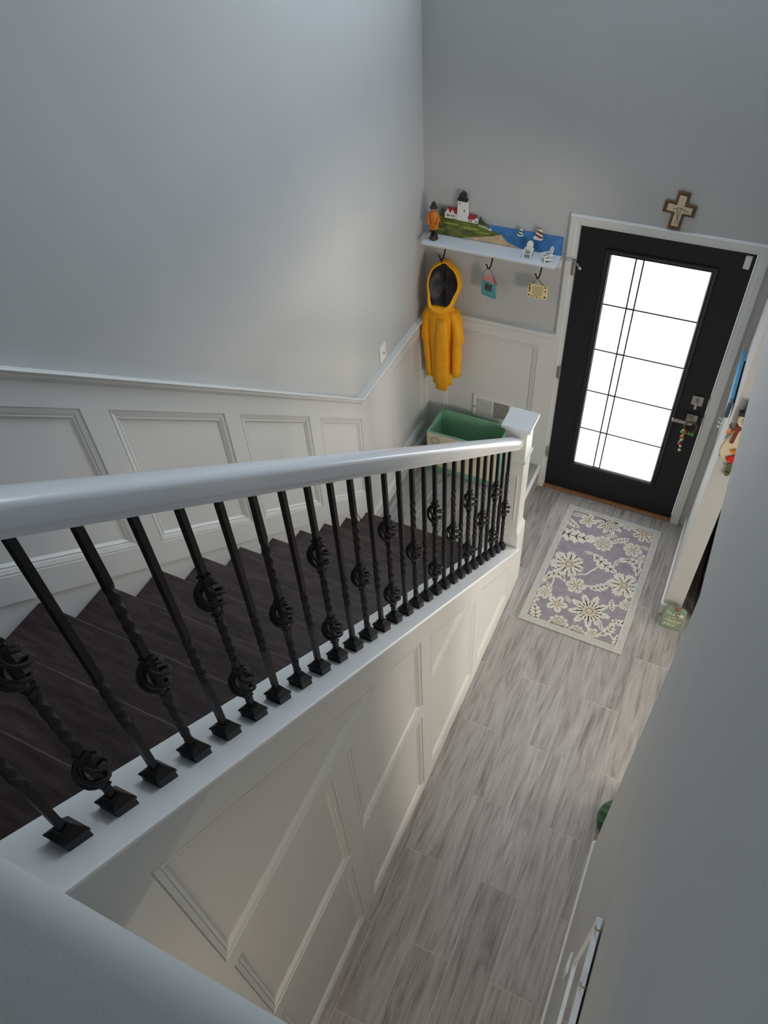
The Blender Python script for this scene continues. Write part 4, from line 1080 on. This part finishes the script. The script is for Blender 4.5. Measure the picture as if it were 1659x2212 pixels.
MOT = [(1.325,-0.658,0.127,'pal',200),(1.551,-0.979,0.134,'spk',0),(1.703,-0.69,0.106,'peo',0),(1.485,-0.203,0.098,'spk',20),(1.487,-0.392,0.07,'dai',0),(1.237,-0.29,0.066,'leaf',-30),(1.279,-0.447,0.133,'curl',10),(1.722,-0.199,0.098,'pal',60),(1.686,-0.372,0.065,'peo',0),(1.537,-0.568,0.102,'leaf',-35),(1.725,-0.508,0.085,'curl',150),(1.267,-0.797,0.079,'curl',200),(1.245,-0.947,0.053,'peo',0),(1.416,-0.814,0.068,'peo',0),(1.346,-1.006,0.07,'pet',0),(1.568,-0.768,0.069,'leaf',50),(1.241,-1.123,0.075,'leaf',100),(1.397,-1.149,0.066,'dai',0),(1.336,-0.226,0.066,'pet',0),(1.596,-0.318,0.057,'leaf',30),(1.755,-0.844,0.046,'peo',0),(1.67,-0.88,0.048,'leaf',-60),(1.705,-1.097,0.068,'curl',60),(1.517,-1.165,0.052,'dai',0),(1.61,-1.139,0.047,'pet',0),(1.756,-0.993,0.058,'leaf',15),(1.765,-1.143,0.056,'leaf',100),(1.2,-1.02,0.034,'pet',0),(1.256,-0.201,0.042,'leaf',20),(1.609,-0.179,0.036,'pet',0),(1.611,-0.531,0.036,'leaf',80),(1.422,-0.511,0.033,'leaf',0),(1.777,-0.424,0.041,'peo',0),(1.202,-0.871,0.021,'pet',0),(1.797,-0.901,0.03,'leaf',90),(1.403,-0.947,0.033,'leaf',-40),(1.186,-0.574,0.032,'leaf',20),(1.762,-0.324,0.036,'leaf',-20),(1.255,-0.883,0.033,'leaf',-50),(1.379,-0.15,0.033,'leaf',10),(1.523,-0.305,0.041,'leaf',25),(1.647,-1.068,0.035,'leaf',-60)]
RRi = RR.inverted()
rm = random.Random(11)
def clampf(p):
    return (max(-hw+0.047, min(hw-0.047, p[0])), max(-hh+0.047, min(hh-0.047, p[1])))
def motif(cx, cy, R, kind, rot, lift=0.0):
    c = RRi @ Vector((cx-RX, cy-RY, 0)); a0 = math.radians(rot) + rm.uniform(-0.2, 0.2)
    mb = MB(); Z1 = 0.0112 + lift
    def poly(fn, n, z, mi, ctr=None):
        pts = [clampf(fn(2*PI*i/n)) for i in range(n)]
        ctr = clampf(ctr or (c.x, c.y))
        mb.cur = mi
        mb.add([(ctr[0], ctr[1], z)] + [(p[0], p[1], z) for p in pts], [(0, i+1, (i+1) % n + 1) for i in range(n)])
    def stroke(p, q, w, z=Z1+0.0003):
        p = clampf(p); q = clampf(q)
        d = Vector((q[0]-p[0], q[1]-p[1]));
        if d.length < 1e-4: return
        nn = Vector((-d.y, d.x)).normalized()*w*1.5
        mb.cur = 2
        mb.add([(p[0]+nn.x, p[1]+nn.y, z), (p[0]-nn.x, p[1]-nn.y, z), (q[0]-nn.x*0.3, q[1]-nn.y*0.3, z), (q[0]+nn.x*0.3, q[1]+nn.y*0.3, z)], [(0,1,2,3)])
    def pol(r, w): return (c.x + r*math.cos(w), c.y + r*math.sin(w))
    if kind in ('pal', 'peo', 'spk', 'dai', 'pet'):
        n = {'pal': 7, 'peo': 6, 'spk': 9, 'dai': 10, 'pet': 5}[kind]
        deep = {'pal': 0.30, 'peo': 0.28, 'spk': 0.48, 'dai': 0.24, 'pet': 0.55}[kind]
        ruf = {'pal': 0.07, 'peo': 0.08, 'spk': 0.05, 'dai': 0.05, 'pet': 0.0}[kind]
        p_ = {'spk': 1.4}.get(kind, 0.75)
        f = lambda w: pol(R*(1-deep+deep*abs(math.cos(n*(w-a0)/2))**p_ + ruf*math.sin(n*5*(w-a0)))*(1.0 if kind != 'pal' else 0.9+0.12*math.cos(w-a0)), w)
        poly(f, n*18, Z1, 0)
        poly(lambda w: pol(R*0.45*(0.8+0.2*math.cos(n*(w-a0))), w), n*8, Z1+0.00015, 1)
        for i in range(n):
            w = a0 + 2*PI*i/n
            stroke(pol(R*0.30, w), pol(R*0.80, w), R*(0.024 if i % 2 else 0.014))
            if R > 0.05:
                for s in (-1, 1):
                    stroke(pol(R*0.5, w), pol(R*0.66, w+s*0.18), R*0.010)
            w2 = w + PI/n
            stroke(pol(R*(1-deep)*0.98, w2), pol(R*(1-deep)*0.60, w2), R*0.022)
        for i in range(12):
            w = 2*PI*i/12; stroke(pol(R*0.17, w), pol(R*0.17, w+0.5), R*0.013)
    else:
        bend = 0.9 if kind == 'curl' else 0.25
        def lf(t, s):     # t 0..1 along the rib, s -1..1 across
            w = a0 + bend*(t-0.5)
            x = (t-0.5)*2*R; off = s*R*0.42*math.sin(PI*min(1, t*0.96+0.02))**0.7
            px = x*math.cos(w) - off*math.sin(w); py = x*math.sin(w) + off*math.cos(w)
            if kind == 'curl': py += 0.35*R*math.sin(PI*t)
            return (c.x+px, c.y+py)
        N = 26; edge = []
        for i in range(N): t = i/(N-1); edge.append(lf(t, 1.0*(1+0.22*math.sin(t*34))))
        for i in range(N-1, -1, -1): t = i/(N-1); edge.append(lf(t, -1.0*(1+0.22*math.sin(t*34+1))))
        rib = [clampf(lf(i/(N-1), 0)) for i in range(N)]
        up = [clampf(p) for p in edge[:N]]; dn = [clampf(p) for p in edge[N:]][::-1]
        mb.cur = 0
        mb.add([(p[0], p[1], Z1) for p in up+rib+dn], [(i, i+1, N+i+1, N+i) for i in range(N-1)] + [(N+i, N+i+1, 2*N+i+1, 2*N+i) for i in range(N-1)])
        for i in range(2, N-3, 2): stroke(lf(i/(N-1), 0), lf((i+2)/(N-1), 0), R*0.020)
        for i in range(4, N-3, 5):
            for s in (-1, 1): stroke(lf(i/(N-1), 0), lf((i+2)/(N-1), 0.65*s), R*0.026)
        if kind == 'curl':
            q = lf(1.0, 0)
            poly(lambda w: (q[0]+0.28*R*math.cos(w)*(1+0.1*math.sin(9*w)), q[1]+0.28*R*math.sin(w)*(1+0.1*math.sin(9*w))), 36, Z1+0.0001, 0, q)
    rugput(mb, 'floral_motif', ['rugcream', 'rugtan', 'rugdark'], up=True)
for i, a in enumerate(MOT): motif(*a, lift=0.00004*i)
# connecting stems
def stem(pts):
    mb = MB(); q = []
    for p in pts:
        v = RRi @ Vector((p[0]-RX, p[1]-RY, 0)); q.append(v)
    for i in range(len(q)-1):
        d = (q[i+1]-q[i]); nn = Vector((-d.y, d.x, 0)).normalized()*0.006
        z = Vector((0,0,0.0109))
        mb.add([q[i]+nn+z, q[i]-nn+z, q[i+1]-nn+z, q[i+1]+nn+z], [(0,1,2,3)])
    rugput(mb, 'floral_stem', 'rugcream', up=True)
stem([(1.40,-0.72),(1.45,-0.70),(1.50,-0.62),(1.537,-0.568)])
stem([(1.703,-0.69),(1.74,-0.78),(1.755,-0.844),(1.70,-0.87),(1.67,-0.88)])
stem([(1.60,-0.70),(1.568,-0.768),(1.48,-0.79),(1.416,-0.814)])
stem([(1.267,-0.797),(1.27,-0.87),(1.245,-0.947),(1.30,-0.97),(1.346,-1.006)])
stem([(1.487,-0.392),(1.56,-0.36),(1.596,-0.318),(1.65,-0.35),(1.686,-0.372)])
stem([(1.60,-1.06),(1.647,-1.068),(1.705,-1.097),(1.765,-1.143)])
